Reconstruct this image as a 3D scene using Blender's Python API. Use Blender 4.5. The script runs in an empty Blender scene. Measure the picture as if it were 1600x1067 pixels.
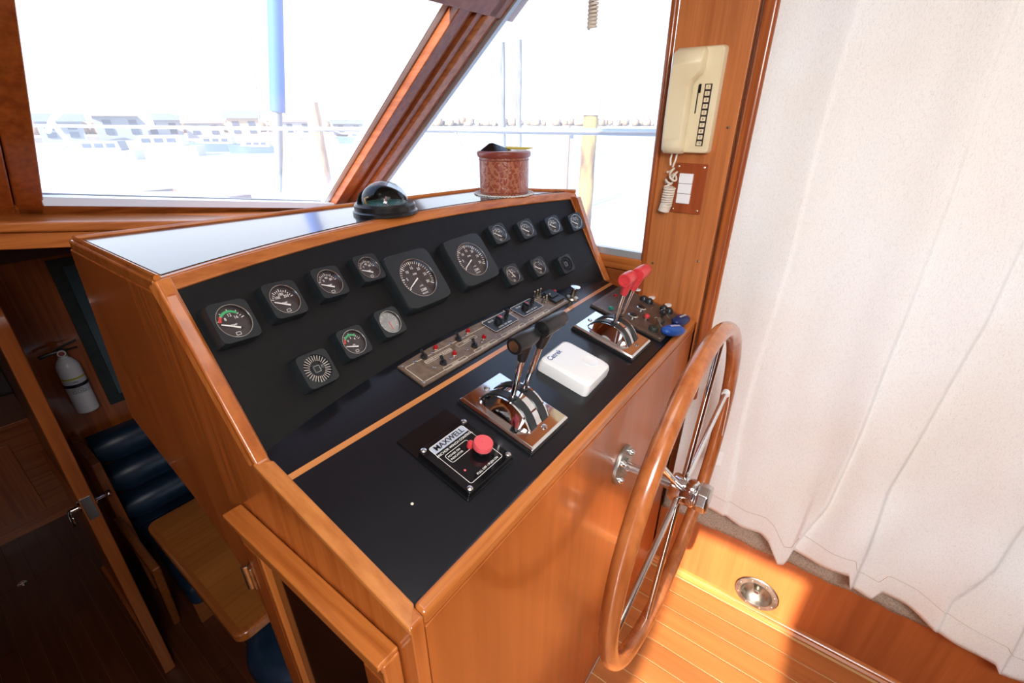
import bpy, bmesh, math, random
from math import sin, cos, tan, radians, pi, sqrt, atan2
from mathutils import Vector, Matrix
random.seed(7)
SC = bpy.context.scene
COL = SC.collection
# ------------------------------------------------------------------ camera
FPX = 711.0
PITCH, HEAD, EYE = radians(26), radians(53.8), 1.453
cam = bpy.data.objects.new('camera', bpy.data.cameras.new('camera'))
COL.objects.link(cam); SC.camera = cam
cam.data.sensor_width = 36; cam.data.lens = FPX / 1600 * 36; cam.data.clip_start = .02; cam.data.clip_end = 3000
FW = Vector((sin(HEAD) * cos(PITCH), cos(HEAD) * cos(PITCH), -sin(PITCH)))
RT = Vector((cos(HEAD), -sin(HEAD), 0)); UP = RT.cross(FW)
EYEP = Vector((0, 0, EYE))
cam.matrix_world = Matrix.Translation(EYEP) @ Matrix((RT, UP, -FW)).transposed().to_4x4()
# ------------------------------------------------------------------ exposure
vs = SC.view_settings
vs.view_transform = 'Standard'; vs.look = 'None'; vs.gamma = 1; vs.use_curve_mapping = False; vs.exposure = 0
# ------------------------------------------------------------------ sky
wd = bpy.data.worlds.new('sky'); SC.world = wd; wd.use_nodes = True
nt = wd.node_tree; nt.nodes.clear()
tc = nt.nodes.new('ShaderNodeTexCoord'); sx = nt.nodes.new('ShaderNodeSeparateXYZ'); cr = nt.nodes.new('ShaderNodeValToRGB')
bg = nt.nodes.new('ShaderNodeBackground'); wo = nt.nodes.new('ShaderNodeOutputWorld')
nt.links.new(tc.outputs['Generated'], sx.inputs[0]); nt.links.new(sx.outputs['Z'], cr.inputs[0])
nt.links.new(cr.outputs[0], bg.inputs[0]); nt.links.new(bg.outputs[0], wo.inputs[0])
cr.color_ramp.elements[0].position = 0; cr.color_ramp.elements[0].color = (.93, .96, 1, 1)
cr.color_ramp.elements[1].position = 1; cr.color_ramp.elements[1].color = (.20, .38, .85, 1)
e = cr.color_ramp.elements.new(.3); e.color = (.72, .84, 1, 1)
bg.inputs[1].default_value = 2.3
# ------------------------------------------------------------------ sun (low, from the port side, through the port door)
sun = bpy.data.objects.new('sun', bpy.data.lights.new('sun', 'SUN')); COL.objects.link(sun)
sun.data.energy = 16; sun.data.color = (1, .94, .89); sun.data.angle = radians(.8)
sd = Vector((cos(radians(28.2)), .035, -sin(radians(28.2))))
sun.rotation_euler = sd.to_track_quat('-Z', 'Y').to_euler()
# ------------------------------------------------------------------ camera flash, bounced off the ceiling
def area(name, loc, target, power, size, color=(1, 1, 1), spread=180):
    l = bpy.data.objects.new(name, bpy.data.lights.new(name, 'AREA')); COL.objects.link(l)
    l.location = loc; l.data.energy = power; l.data.size = size; l.data.color = color; l.data.spread = radians(spread)
    l.rotation_euler = (Vector(target) - Vector(loc)).to_track_quat('-Z', 'Y').to_euler()
    return l
area('bounced_flash', (-.30, -.60, 1.86), (1.05, .10, .80), 27, .6, (.97, .98, 1), 150)
area('overhead_fill', (.45, .1, 1.93), (.7, .25, .5), 2.5, .5, (1, .97, .93), 150)  # soft overhead fill with no lamp fitting behind it

# ================================================================== helpers
def V(*a): return Vector(a)
def ray(u, v): return (u - 800) / FPX * RT + (533.5 - v) / FPX * UP + FW
def PL(u, v, n, d):
    r = ray(u, v); n = Vector(n); return EYEP + r * ((d - n.dot(EYEP)) / n.dot(r))
def PX(u, v, x): return PL(u, v, (1, 0, 0), x)
def PY(u, v, y): return PL(u, v, (0, 1, 0), y)
def PZ(u, v, z): return PL(u, v, (0, 0, 1), z)
ORG = {}
def smooth(a, b_, x): x = max(0, min(1, (x-a)/(b_-a))); return x*x*(3-2*x)
class MB:
    def __init__(s): s.v = []; s.f = []; s.T = None
    def frame(s, o, ux, uy, uz): s.T = (Vector(o), Vector(ux), Vector(uy), Vector(uz)); return s
    def add(s, vs_, fs):
        b = len(s.v)
        for p in vs_:
            p = Vector(p)
            if s.T: o, x, y, z = s.T; p = o + x * p.x + y * p.y + z * p.z
            s.v.append(p)
        s.f += [tuple(b + i for i in f) for f in fs]
        return s
    def box(s, a, b):
        x0, x1 = sorted((a[0], b[0])); y0, y1 = sorted((a[1], b[1])); z0, z1 = sorted((a[2], b[2]))
        return s.add([(x0,y0,z0),(x1,y0,z0),(x1,y1,z0),(x0,y1,z0),(x0,y0,z1),(x1,y0,z1),(x1,y1,z1),(x0,y1,z1)],
                     [(0,3,2,1),(4,5,6,7),(0,1,5,4),(1,2,6,5),(2,3,7,6),(3,0,4,7)])
    def hexa(s, p):
        return s.add(p, [(0,3,2,1),(4,5,6,7),(0,1,5,4),(1,2,6,5),(2,3,7,6),(3,0,4,7)])
    def prism(s, poly, vec):
        vec = Vector(vec); n = len(poly); P = [Vector(p) for p in poly]
        return s.add(P + [p + vec for p in P], [tuple(range(n))[::-1], tuple(range(n, 2 * n))] +
                     [(i, (i + 1) % n, n + (i + 1) % n, n + i) for i in range(n)])
    def rings(s, R, closed=False, caps=True):
        n = len(R[0]); m = len(R); F = []
        for i in range(m if closed else m - 1):
            j = (i + 1) % m
            for k in range(n): F.append((i*n+k, i*n+(k+1) % n, j*n+(k+1) % n, j*n+k))
        if caps and not closed: F += [tuple(range(n))[::-1], tuple((m-1)*n + k for k in range(n))]
        return s.add([p for r in R for p in r], F)
    def tube(s, path, r, n=10, closed=False, caps=True):
        P = [Vector(p) for p in path]; m = len(P); R = []; prev = None
        for i in range(m):
            if closed: t = P[(i+1) % m] - P[i-1]
            else: t = P[min(i+1, m-1)] - P[max(i-1, 0)]
            t.normalize()
            if prev is None:
                a = V(0,0,1) if abs(t.z) < .9 else V(1,0,0); x = t.cross(a).normalized()
            else: x = (prev - t * prev.dot(t)).normalized()
            prev = x; y = t.cross(x); rr = r[i] if isinstance(r, (list, tuple)) else r
            R.append([P[i] + (x * cos(2*pi*k/n) + y * sin(2*pi*k/n)) * rr for k in range(n)])
        return s.rings(R, closed, caps)
    def lathe(s, prof, o=(0,0,0), ax=(0,0,1), n=32, caps=True):
        o = Vector(o); ax = Vector(ax).normalized(); a = V(0,0,1) if abs(ax.z) < .9 else V(1,0,0)
        x = ax.cross(a).normalized(); y = ax.cross(x)
        return s.rings([[o + ax*h + (x*cos(2*pi*k/n) + y*sin(2*pi*k/n))*max(r, 1e-5) for k in range(n)] for r, h in prof], False, caps)
    def cyl(s, a, b, r, n=16, r2=None):
        a = Vector(a); b = Vector(b); L = (b-a).length
        return s.lathe([(r, 0), (r if r2 is None else r2, L)], a, b-a, n)
    def grid(s, fn, nu, nv):
        vs_ = [fn(i/nu, j/nv) for i in range(nu+1) for j in range(nv+1)]
        return s.add(vs_, [(i*(nv+1)+j, (i+1)*(nv+1)+j, (i+1)*(nv+1)+j+1, i*(nv+1)+j+1) for i in range(nu) for j in range(nv)])
    def rbox(s, w, h, z0, z1, r, n=5, cx=0, cy=0):
        pts = []
        for qx, qy, a0 in ((1,1,0),(-1,1,90),(-1,-1,180),(1,-1,270)):
            for k in range(n+1):
                a = radians(a0 + 90*k/n); pts.append((cx+qx*(w/2-r)+r*cos(a), cy+qy*(h/2-r)+r*sin(a), z0))
        return s.prism(pts, (0,0,z1-z0))
    def rloop(s, w, h, z, r, t, cx=0, cy=0, n=4):   # thin printed outline, rounded rectangle
        def loop(d):
            pts = []
            for qx, qy, a0 in ((1,1,0),(-1,1,90),(-1,-1,180),(1,-1,270)):
                for k in range(n+1):
                    a = radians(a0+90*k/n); pts.append((cx+qx*(w/2-r)+(r-d)*cos(a), cy+qy*(h/2-r)+(r-d)*sin(a), z))
            return pts
        A, B = loop(0), loop(t); m = len(A)
        return s.add(A+B, [(i, (i+1) % m, m+(i+1) % m, m+i) for i in range(m)])
    def text(s, txt, o, ux, uy, size, align='CENTER', lift=0.0):
        cu = bpy.data.curves.new('t', 'FONT'); cu.body = txt; cu.size = size; cu.align_x = align; cu.align_y = 'CENTER'; cu.resolution_u = 3
        cu.offset = size*.012
        ob = bpy.data.objects.new('t', cu); me = bpy.data.meshes.new_from_object(ob)
        o = Vector(o); ux = Vector(ux); uy = Vector(uy)
        s.add([o + ux*v.co.x + uy*v.co.y for v in me.vertices], [tuple(p.vertices) for p in me.polygons])
        bpy.data.objects.remove(ob); bpy.data.curves.remove(cu); bpy.data.meshes.remove(me)
        return s
    def build(s, name, m, parent=None, loc=None, bevel=0, seg=2, smooth=True, ang=38, solid=0):
        L = ORG[parent.name] if parent is not None else Vector(loc if loc is not None else (0,0,0))
        me = bpy.data.meshes.new(name); me.from_pydata([tuple(p - L) for p in s.v], [], s.f); me.validate()
        bm = bmesh.new(); bm.from_mesh(me)
        bmesh.ops.recalc_face_normals(bm, faces=bm.faces); bm.to_mesh(me); bm.free()
        me.materials.append(m)
        if smooth:
            me.polygons.foreach_set('use_smooth', [True]*len(me.polygons)); me.set_sharp_from_angle(angle=radians(ang))
        o = bpy.data.objects.new(name, me); COL.objects.link(o)
        if parent is not None: o.parent = parent
        else: o.location = L
        ORG[o.name] = L
        if bevel:
            b = o.modifiers.new('b', 'BEVEL'); b.width = bevel; b.segments = seg; b.limit_method = 'ANGLE'; b.angle_limit = radians(40)
            b.harden_normals = True
        if solid:
            q = o.modifiers.new('s', 'SOLIDIFY'); q.thickness = solid
        return o
def tag(o, label=None, cat=None, group=None, kind=None):
    if label: o['label'] = label
    if cat: o['category'] = cat
    if group: o['group'] = group
    if kind: o['kind'] = kind
    return o
def thing(name, loc, label, cat, group=None, kind=None):
    o = bpy.data.objects.new(name, None); COL.objects.link(o); o.location = loc; o.empty_display_size = .05
    ORG[o.name] = Vector(loc)
    return tag(o, label, cat, group, kind)

# ================================================================== materials
def mat(name, col, rough=.5, metal=0, spec=.5, coat=0, trans=0, emit=0, ior=1.5, sheen=0):
    m = bpy.data.materials.new(name); m.use_nodes = True; b = m.node_tree.nodes['Principled BSDF']
    b.inputs['Base Color'].default_value = (*col, 1); b.inputs['Roughness'].default_value = rough; b.inputs['Metallic'].default_value = metal
    b.inputs['Specular IOR Level'].default_value = spec; b.inputs['Coat Weight'].default_value = coat; b.inputs['Coat Roughness'].default_value = .08
    b.inputs['Transmission Weight'].default_value = trans; b.inputs['IOR'].default_value = ior; b.inputs['Sheen Weight'].default_value = sheen
    return m
def nz(t, kind, scale, vec=None, **k):
    n = t.nodes.new(kind); n.inputs['Scale'].default_value = scale
    for a, b in k.items(): n.inputs[a].default_value = b
    if vec: t.links.new(vec, n.inputs['Vector'])
    return n
def coords(t, scale=(1,1,1), rot=(0,0,0)):
    c = t.nodes.new('ShaderNodeTexCoord'); m = t.nodes.new('ShaderNodeMapping'); m.inputs['Scale'].default_value = scale; m.inputs['Rotation'].default_value = rot
    t.links.new(c.outputs['Object'], m.inputs['Vector']); return m.outputs[0]
def ramp(t, fac, stops):
    r = t.nodes.new('ShaderNodeValToRGB'); t.links.new(fac, r.inputs[0])
    el = r.color_ramp.elements
    el[0].position, el[0].color = stops[0][0], (*stops[0][1], 1); el[1].position, el[1].color = stops[-1][0], (*stops[-1][1], 1)
    for p, c in stops[1:-1]: q = el.new(p); q.color = (*c, 1)
    return r.outputs[0]
def wood(name, axis, dark, light, rough=.28, coat=.4, fine=70, var=0, rot=(0,0,0)):
    m = mat(name, light, rough, coat=coat); t = m.node_tree; b = t.nodes['Principled BSDF']
    sc = [fine]*3; sc['xyz'.index(axis)] = fine*.035
    g = nz(t, 'ShaderNodeTexNoise', 1, coords(t, sc, rot), Detail=5, Roughness=.6)
    sc2 = [7]*3; sc2['xyz'.index(axis)] = .8
    g2 = nz(t, 'ShaderNodeTexNoise', 1, coords(t, sc2, rot), Detail=2)
    c1 = ramp(t, g.outputs[0], [(.33, dark), (.62, light)])
    mx = t.nodes.new('ShaderNodeMix'); mx.data_type = 'RGBA'; mx.blend_type = 'MULTIPLY'; mx.inputs[0].default_value = 1
    c2 = ramp(t, g2.outputs[0], [(.3, (.80,.76,.72)), (.7, (1.08,1.06,1.04))])
    t.links.new(c1, mx.inputs[6]); t.links.new(c2, mx.inputs[7]); out = mx.outputs[2]
    if var:
        oi = t.nodes.new('ShaderNodeObjectInfo'); hs = t.nodes.new('ShaderNodeHueSaturation')
        mr = t.nodes.new('ShaderNodeMapRange'); mr.inputs[3].default_value = 1-var; mr.inputs[4].default_value = 1+var
        t.links.new(oi.outputs['Random'], mr.inputs[0]); t.links.new(mr.outputs[0], hs.inputs['Value']); t.links.new(out, hs.inputs['Color']); out = hs.outputs[0]
    t.links.new(out, b.inputs['Base Color'])
    bp = t.nodes.new('ShaderNodeBump'); bp.inputs['Strength'].default_value = .04; bp.inputs['Distance'].default_value = .002
    t.links.new(g.outputs[0], bp.inputs['Height']); t.links.new(bp.outputs[0], b.inputs['Normal'])
    return m
def speck(name, a, b_, scale, rough, bump=0, spec=.5, dist=.001, stretch=(1,1,1), lo=.35, hi=.65, coat=0):
    m = mat(name, a, rough, spec=spec, coat=coat); t = m.node_tree; b = t.nodes['Principled BSDF']
    n = nz(t, 'ShaderNodeTexNoise', scale, coords(t, stretch), Detail=6)
    t.links.new(ramp(t, n.outputs[0], [(lo, a), (hi, b_)]), b.inputs['Base Color'])
    if bump:
        bp = t.nodes.new('ShaderNodeBump'); bp.inputs['Strength'].default_value = bump; bp.inputs['Distance'].default_value = dist
        t.links.new(n.outputs[0], bp.inputs['Height']); t.links.new(bp.outputs[0], b.inputs['Normal'])
    return m
TD, TL = (.37,.095,.016), (.60,.20,.042)
teak_x = wood('teak_grain_x', 'x', TD, TL); teak_y = wood('teak_grain_y', 'y', TD, TL); teak_z = wood('teak_grain_z', 'z', TD, TL)
panel_z = wood('panel_teak', 'z', (.44,.135,.034), (.58,.20,.058), rough=.35, coat=.2, fine=110)
aft_z = wood('console_teak', 'z', (.38,.095,.014), (.47,.128,.022), rough=.3, coat=.3, fine=40)
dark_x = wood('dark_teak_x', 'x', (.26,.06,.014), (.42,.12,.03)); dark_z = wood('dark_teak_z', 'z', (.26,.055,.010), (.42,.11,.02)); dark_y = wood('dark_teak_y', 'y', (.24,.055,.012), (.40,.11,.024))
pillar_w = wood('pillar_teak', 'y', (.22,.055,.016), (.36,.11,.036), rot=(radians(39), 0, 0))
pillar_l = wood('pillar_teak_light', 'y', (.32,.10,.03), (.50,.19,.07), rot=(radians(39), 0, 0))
plank_m = wood('floor_plank', 'y', (.40,.13,.030), (.49,.17,.044), rough=.45, coat=.08, fine=45, var=.07)
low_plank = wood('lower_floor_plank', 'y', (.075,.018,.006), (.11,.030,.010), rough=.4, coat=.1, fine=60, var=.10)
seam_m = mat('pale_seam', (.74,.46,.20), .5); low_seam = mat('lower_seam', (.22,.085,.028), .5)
wheel_w = wood('wheel_wood', 'z', (.34,.088,.020), (.50,.165,.048), rough=.25, coat=.4, fine=45)
lam = speck('black_laminate', (.007,.0085,.011), (.008,.0095,.0125), 300, .24, .0, spec=.42)
face_m = speck('matt_black_face', (.0055,.0055,.006), (.008,.0075,.008), 60, .45, .0, spec=.22)
blackp = mat('black_plastic', (.013,.017,.019), .35); black_sat = mat('black_satin', (.012,.012,.013), .3); black_gl = mat('black_gloss', (.006,.006,.007), .08)
dial_m = mat('dial_face', (.035,.028,.030), .35); dial_lt = speck('hazy_dial', (.22,.22,.21), (.36,.36,.34), 40, .4)
whitei = mat('white_print', (.82,.80,.74), .5); creami = mat('cream_print', (.75,.66,.50), .5)
redp = mat('red_plastic', (.62,.045,.05), .3); redk = mat('pink_red_knob', (.72,.10,.11), .35); redlamp = mat('red_lamp', (.35,.008,.01), .12); greenl = mat('green_lamp', (.01,.30,.20), .2)
greeni = mat('green_band', (.05,.42,.15), .5); redi = mat('red_band', (.6,.05,.04), .5); orangei = mat('orange_print', (.8,.25,.03), .5)
chrome = mat('chrome', (.78,.78,.78), .06, 1); steel = mat('steel', (.62,.62,.60), .22, 1); castst = speck('cast_steel', (.32,.31,.28), (.55,.54,.50), 30, .35, .15, dist=.001); castst.node_tree.nodes['Principled BSDF'].inputs['Metallic'].default_value = 1
brass = speck('tarnished_brass', (.30,.26,.18), (.50,.46,.36), 40, .3); brass.node_tree.nodes['Principled BSDF'].inputs['Metallic'].default_value = 1
bronze_pl = speck('bronze_plate', (.13,.085,.055), (.19,.13,.09), 90, .35); bronze_dk = speck('dark_bronze_plate', (.055,.037,.028), (.10,.07,.055), 70, .35)
alu = mat('aluminium', (.60,.62,.63), .35, .6); gasket = mat('white_gasket', (.72,.76,.80), .4)
whitep = speck('white_plastic', (.80,.80,.77), (.86,.86,.83), 8, .3); cream_p = speck('cream_plastic', (.74,.62,.38), (.80,.70,.46), 6, .32)
cord_m = mat('cream_cord', (.74,.66,.54), .45); paper = mat('white_paper', (.85,.85,.85), .6)
bluef = mat('blue_float', (.012,.09,.42), .35); blued = mat('navy_float', (.004,.02,.11), .35)
navy = speck('navy_vinyl', (.008,.022,.045), (.014,.034,.065), 25, .38, .1, dist=.003)
extw = mat('extinguisher_white', (.85,.86,.88), .25)
ceil_m = mat('ceiling_liner', (.78,.75,.68), .7)
deckw = mat('white_gelcoat', (.78,.80,.82), .4)
def glass_mat(name, veil, tint=(1,1,1), rough=.02):
    m = bpy.data.materials.new(name); m.use_nodes = True; t = m.node_tree; t.nodes.clear()
    o = t.nodes.new('ShaderNodeOutputMaterial'); tr = t.nodes.new('ShaderNodeBsdfTransparent'); tr.inputs[0].default_value = (*tint, 1)
    tl = t.nodes.new('ShaderNodeBsdfTranslucent'); tl.inputs[0].default_value = (.95,.97,1,1)
    gl = t.nodes.new('ShaderNodeBsdfGlossy'); gl.inputs['Roughness'].default_value = rough
    m1 = t.nodes.new('ShaderNodeMixShader'); m1.inputs[0].default_value = veil
    m2 = t.nodes.new('ShaderNodeMixShader'); fr = t.nodes.new('ShaderNodeFresnel'); fr.inputs[0].default_value = 1.45
    ge = t.nodes.new('ShaderNodeNewGeometry'); io = t.nodes.new('ShaderNodeMapRange'); io.inputs[3].default_value = 1.45; io.inputs[4].default_value = 1/1.45
    t.links.new(ge.outputs['Backfacing'], io.inputs[0]); t.links.new(io.outputs[0], fr.inputs[0])
    t.links.new(tr.outputs[0], m1.inputs[1]); t.links.new(tl.outputs[0], m1.inputs[2]); t.links.new(fr.outputs[0], m2.inputs[0])
    t.links.new(m1.outputs[0], m2.inputs[1]); t.links.new(gl.outputs[0], m2.inputs[2]); t.links.new(m2.outputs[0], o.inputs[0])
    return m
pane_m = glass_mat('glare_veiled_glass', .16); wind_m = glass_mat('windshield_glass', .07); clear_m = glass_mat('clear_glass', .0)  # translucent veil in the panes stands in for window glare
smoked = mat('smoked_glass', (.02,.006,.003), .08)

# ================================================================== setting
SL = tan(radians(14.5)); CS, SN = cos(radians(14.5)), sin(radians(14.5))
x0, xs = .183, 1.238                      # port and starboard sides of the console
ya, za = .27, .953                        # aft top edge of the desk
def dz(y): return za + (y - ya) * SL
DX, DYv, DN = V(1,0,0), V(0,CS,SN), V(0,-SN,CS)
def DK(x, y, h=0): return V(x, y, dz(y)) + DN*h
def DP(u, v, h=0): return PL(u, v, (0,-SL,1), za - SL*ya + h/CS)
# floor of planks
fl = thing('floor', (0,0,0), None, None, kind='structure'); 
MB().box((-1.8,-2.2,-.05),(x0,.70,-.0035)).box((x0,-2.2,-.05),(1.26,.27,-.0035)).build('underlay', seam_m, fl)
w = .065
for i in range(47):
    x = 1.216 - i*w
    if x - w < -1.83: break
    y1 = .268 if x - w >= x0 - .03 else .70
    MB().box((x-w+.002, -2.2, -.0036), (x-.002, y1, 0)).build('plank', plank_m, fl, bevel=.001, seg=1, smooth=False)
# lower floor
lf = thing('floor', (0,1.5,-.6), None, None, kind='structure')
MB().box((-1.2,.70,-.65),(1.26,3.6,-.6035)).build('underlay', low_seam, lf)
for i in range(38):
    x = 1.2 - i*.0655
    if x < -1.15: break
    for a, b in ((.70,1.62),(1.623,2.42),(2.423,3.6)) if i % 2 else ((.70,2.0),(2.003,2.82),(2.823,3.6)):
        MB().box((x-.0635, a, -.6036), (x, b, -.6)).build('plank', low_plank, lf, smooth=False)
st = lambda o: tag(o, kind='structure')
st(MB().box((-1.8,.70,-.6),(x0+.02,.72,-.002)).build('wall_step_riser', dark_x))
# starboard lower wall below the curtain
st(MB().box((1.241,-2.2,0),(1.27,-.111,.262)).box((1.241,-.023,0),(1.27,.27,.262)).box((1.241,-.111,0),(1.27,-.023,.038)).box((1.241,-.111,.126),(1.27,-.023,.262)).build('wall_starboard_lower', wood('lining_teak','z',(.38,.095,.018),(.46,.125,.028), rough=.45, coat=.05, fine=60)))
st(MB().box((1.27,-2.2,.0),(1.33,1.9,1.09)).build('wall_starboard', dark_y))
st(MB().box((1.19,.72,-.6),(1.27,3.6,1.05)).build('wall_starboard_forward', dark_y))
b = MB()
b.prism([(1.241,-2.2,0),(1.222,-2.2,0),(1.222,-2.2,.006),(1.229,-2.2,.011),(1.229,-2.2,.018),(1.235,-2.2,.024),(1.241,-2.2,.025)], (0,2.468,0))
st(b.build('baseboard_starboard', teak_y))
# carpeted ledge under the curtain
cm_ = speck('ledge_carpet', (.36,.30,.23), (.56,.49,.40), 300, .95, 1.0, spec=.1, dist=.004)
def cf(u, v):
    y = -2.2 + 2.465*u; a = v*pi*.62
    return (1.262 - .024*cos(a*.9) + (.05*max(0, v-.6)), y, .262 + .13*sin(a*.8)*1 + .003*sin(y*37+v*5) + .002*sin(y*91))
st(tag(MB().grid(cf, 160, 12).build('trim_1', cm_, solid=.004)))
# phone panel on the starboard side
pn = MB(); pn.box((1.241,.268,.70),(1.262,.438,1.95))
wp = st(pn.build('wall_starboard_panel', panel_z, bevel=.0015))
for (u, v) in ((1046,199),(1138,199),(1020,411),(1091,408)):
    p = PX(u, v, 1.2405)
    MB().lathe([(.0001,.0022),(.0028,.0018),(.0034,0)], p, (-1,0,0), 12).build('screw', brass, wp)
# rounded moulding between the window and the panel, and between the panel and the curtain
st(MB().tube([(1.244,.443,.95),(1.244,.452,1.95)], .009, 12).build('trim_2', dark_z))
st(MB().box((1.238,.231,.70),(1.262,.262,1.95)).build('trim_3', dark_z, bevel=.010, seg=4))
st(MB().box((1.262,.20,.70),(1.268,.275,1.95)).build('trim_4', dark_z))
st(MB().box((1.256,.212,.9),(1.262,.2215,1.95)).build('trim_5', speck('grey_rail', (.25,.23,.21),(.38,.36,.33), 60, .5)))

# raked plane of the windshield: y + 1.236 z = 3.07
RK = V(0,-.7775,.6290); RN = V(0,.6290,.7775)
def WP(x, z, d=0): return V(x, 3.07-1.236*z, z) + RN*d
def wbox(m, xa, xb, za_, zb_, d0, d1):       # za_, zb_: numbers or functions of x
    f = lambda q, x: q(x) if callable(q) else q
    return m.hexa([WP(xa, f(za_,xa), d0), WP(xb, f(za_,xb), d0), WP(xb, f(zb_,xb), d0), WP(xa, f(zb_,xa), d0),
                   WP(xa, f(za_,xa), d1), WP(xb, f(za_,xb), d1), WP(xb, f(zb_,xb), d1), WP(xa, f(zb_,xa), d1)])
zs = lambda x: 1.338 - .165*x               # cambered sill line
w1 = thing('window_1', WP(.65, 1.4), None, None, kind='structure')
wbox(MB(), .225, 1.10, lambda x: zs(x)-.09, 1.97, .055, .060).build('pane', wind_m, w1, smooth=False)
wbox(MB(), .16, 1.075, lambda x: zs(x)-.09, lambda x: zs(x)-.022, -.004, .02).build('bottom_rail', teak_x, w1, bevel=.008, seg=3)
def sillp(x, h, fwd): p = WP(x, zs(x)-.002, 0); return V(x, p.y+fwd, p.z+h)
MB().hexa([sillp(.228,-.02,.004), sillp(1.07,-.02,.004), sillp(1.07,-.02,.094), sillp(.228,-.02,.094), sillp(.228,0,.004), sillp(1.07,0,.004), sillp(1.07,0,.094), sillp(.228,0,.094)]).build('sill_strip', gasket, w1, bevel=.001)
MB().hexa([sillp(.228,0,.074), sillp(1.07,0,.074), sillp(1.07,0,.082), sillp(.228,0,.082), sillp(.228,.004,.070), sillp(1.07,.004,.070), sillp(1.07,.004,.082), sillp(.228,.004,.082)]).build('seal_line', alu, w1)
m = MB(); wbox(m, 1.058, 1.075, 1.10, 1.80, .028, .054); m.build('side_gasket', gasket, w1)
m = MB(); wbox(m, 1.0525, 1.058, 1.10, 1.80, .03, .054); m.build('seal_line', alu, w1)
m = MB(); wbox(m, .02, 1.30, 1.712, 1.97, -.006, .05); m.build('top_rail', pillar_w, w1, bevel=.004)
# post between the port panes
pt = thing('trim_6', WP(.15, 1.4), None, None, kind='structure')
m = MB(); wbox(m, .185, .232, 1.2, 1.96, -.004, .05); m.build('board', dark_z, pt, bevel=.004)
m = MB(); wbox(m, .118, .182, 1.2, 1.96, -.010, .05); m.build('board', dark_z, pt, bevel=.004)
m = MB(); wbox(m, .02, .115, 1.2, 1.96, -.010, .05); m.build('board', dark_z, pt, bevel=.004)
m = MB(); wbox(m, .0, .232, 1.2, 1.96, .0505, .0545); m.build('backing_board', dark_x, pt)
m = MB(); wbox(m, -1.86, .017, 1.15, 1.97, -.0, .05); st(m.build('wall_sun_blocker', dark_z))  # unseen, made solid instead of glazed to keep sun off the console
# corner pillar: four boards of different depth
pp = thing('trim_7', WP(1.15, 1.4), None, None, kind='structure')
m = MB(); wbox(m, 1.072, 1.114, 1.0, 1.86, -.003, .06); m.build('board', pillar_w, pp, bevel=.003)
m = MB(); wbox(m, 1.116, 1.126, 1.0, 1.86, .008, .06); m.build('board', pillar_w, pp, bevel=.002)
m = MB(); wbox(m, 1.128, 1.150, 1.0, 1.86, .014, .06); m.build('board', dark_y, pp, bevel=.002)
m = MB(); wbox(m, 1.152, 1.178, 1.0, 1.86, .004, .06); m.build('board', pillar_w, pp, bevel=.002)
m = MB(); wbox(m, 1.180, 1.222, 1.0, 1.86, -.006, .06); m.build('rounded_board', pillar_l, pp, bevel=.008, seg=4)
m = MB(); wbox(m, 1.224, 1.240, 1.0, 1.86, .000, .06); m.build('board', pillar_w, pp, bevel=.003)
# starboard side window
w2 = thing('window_2', (1.25,.9,1.4), None, None, kind='structure')
m = MB(); wbox(m, 1.243, 1.262, 1.0, 1.95, -.012, .05); m.build('raked_rail', alu, w2, bevel=.002)
MB().hexa([(1.262,.44,1.09),(1.262,1.75,1.09),(1.262,.70,1.92),(1.262,.44,1.92),(1.266,.44,1.09),(1.266,1.75,1.09),(1.266,.70,1.92),(1.266,.44,1.92)]).build('pane', pane_m, w2, smooth=False)
MB().box((1.243,.44,1.093),(1.262,1.72,1.112)).build('bottom_gasket', alu, w2)
MB().box((1.236,.44,1.055),(1.30,1.80,1.093)).build('bottom_rail', teak_y, w2, bevel=.004)
MB().box((1.243,.44,.80),(1.27,1.80,1.052)).build('lining_board', dark_y, w2)
MB().box((1.236,.40,1.84),(1.30,1.0,1.90)).build('top_rail', teak_y, w2, bevel=.004)
# ledge under the windshield
m = MB()
def ledge(m, y0, y1, t0, t1):
    f = lambda x, t: 1.292 - .150*x + t
    m.hexa([V(-1.2,y0,f(-1.2,t0)), V(1.235,y0,f(1.235,t0)), V(1.235,y1,f(1.235,t0)), V(-1.2,y1,f(-1.2,t0)),
            V(-1.2,y0,f(-1.2,t1)), V(1.235,y0,f(1.235,t1)), V(1.235,y1,f(1.235,t1)), V(-1.2,y1,f(-1.2,t1))])
lg = thing('trim_8', (.3,1.4,1.25), None, None, kind='structure')
ledge(m, 1.355, 1.60, -.022, 0); m.build('ledge_board', teak_x, lg, bevel=.006, seg=3)
m = MB(); ledge(m, 1.368, 1.60, -.058, -.024); m.build('ledge_apron', teak_x, lg, bevel=.003)
# bulkhead under the windshield
st(MB().box((.105,2.6,-.6),(1.19,2.63,1.10)).build('wall_forward', dark_z))
st(MB().box((.10,2.56,.957),(1.19,2.60,1.10)).build('ledge_shade_strip', mat('painted_ledge_shade', (.07,.014,.005), .5)))  # dark strip stands in for the shade in the recess under the ledge
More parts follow.
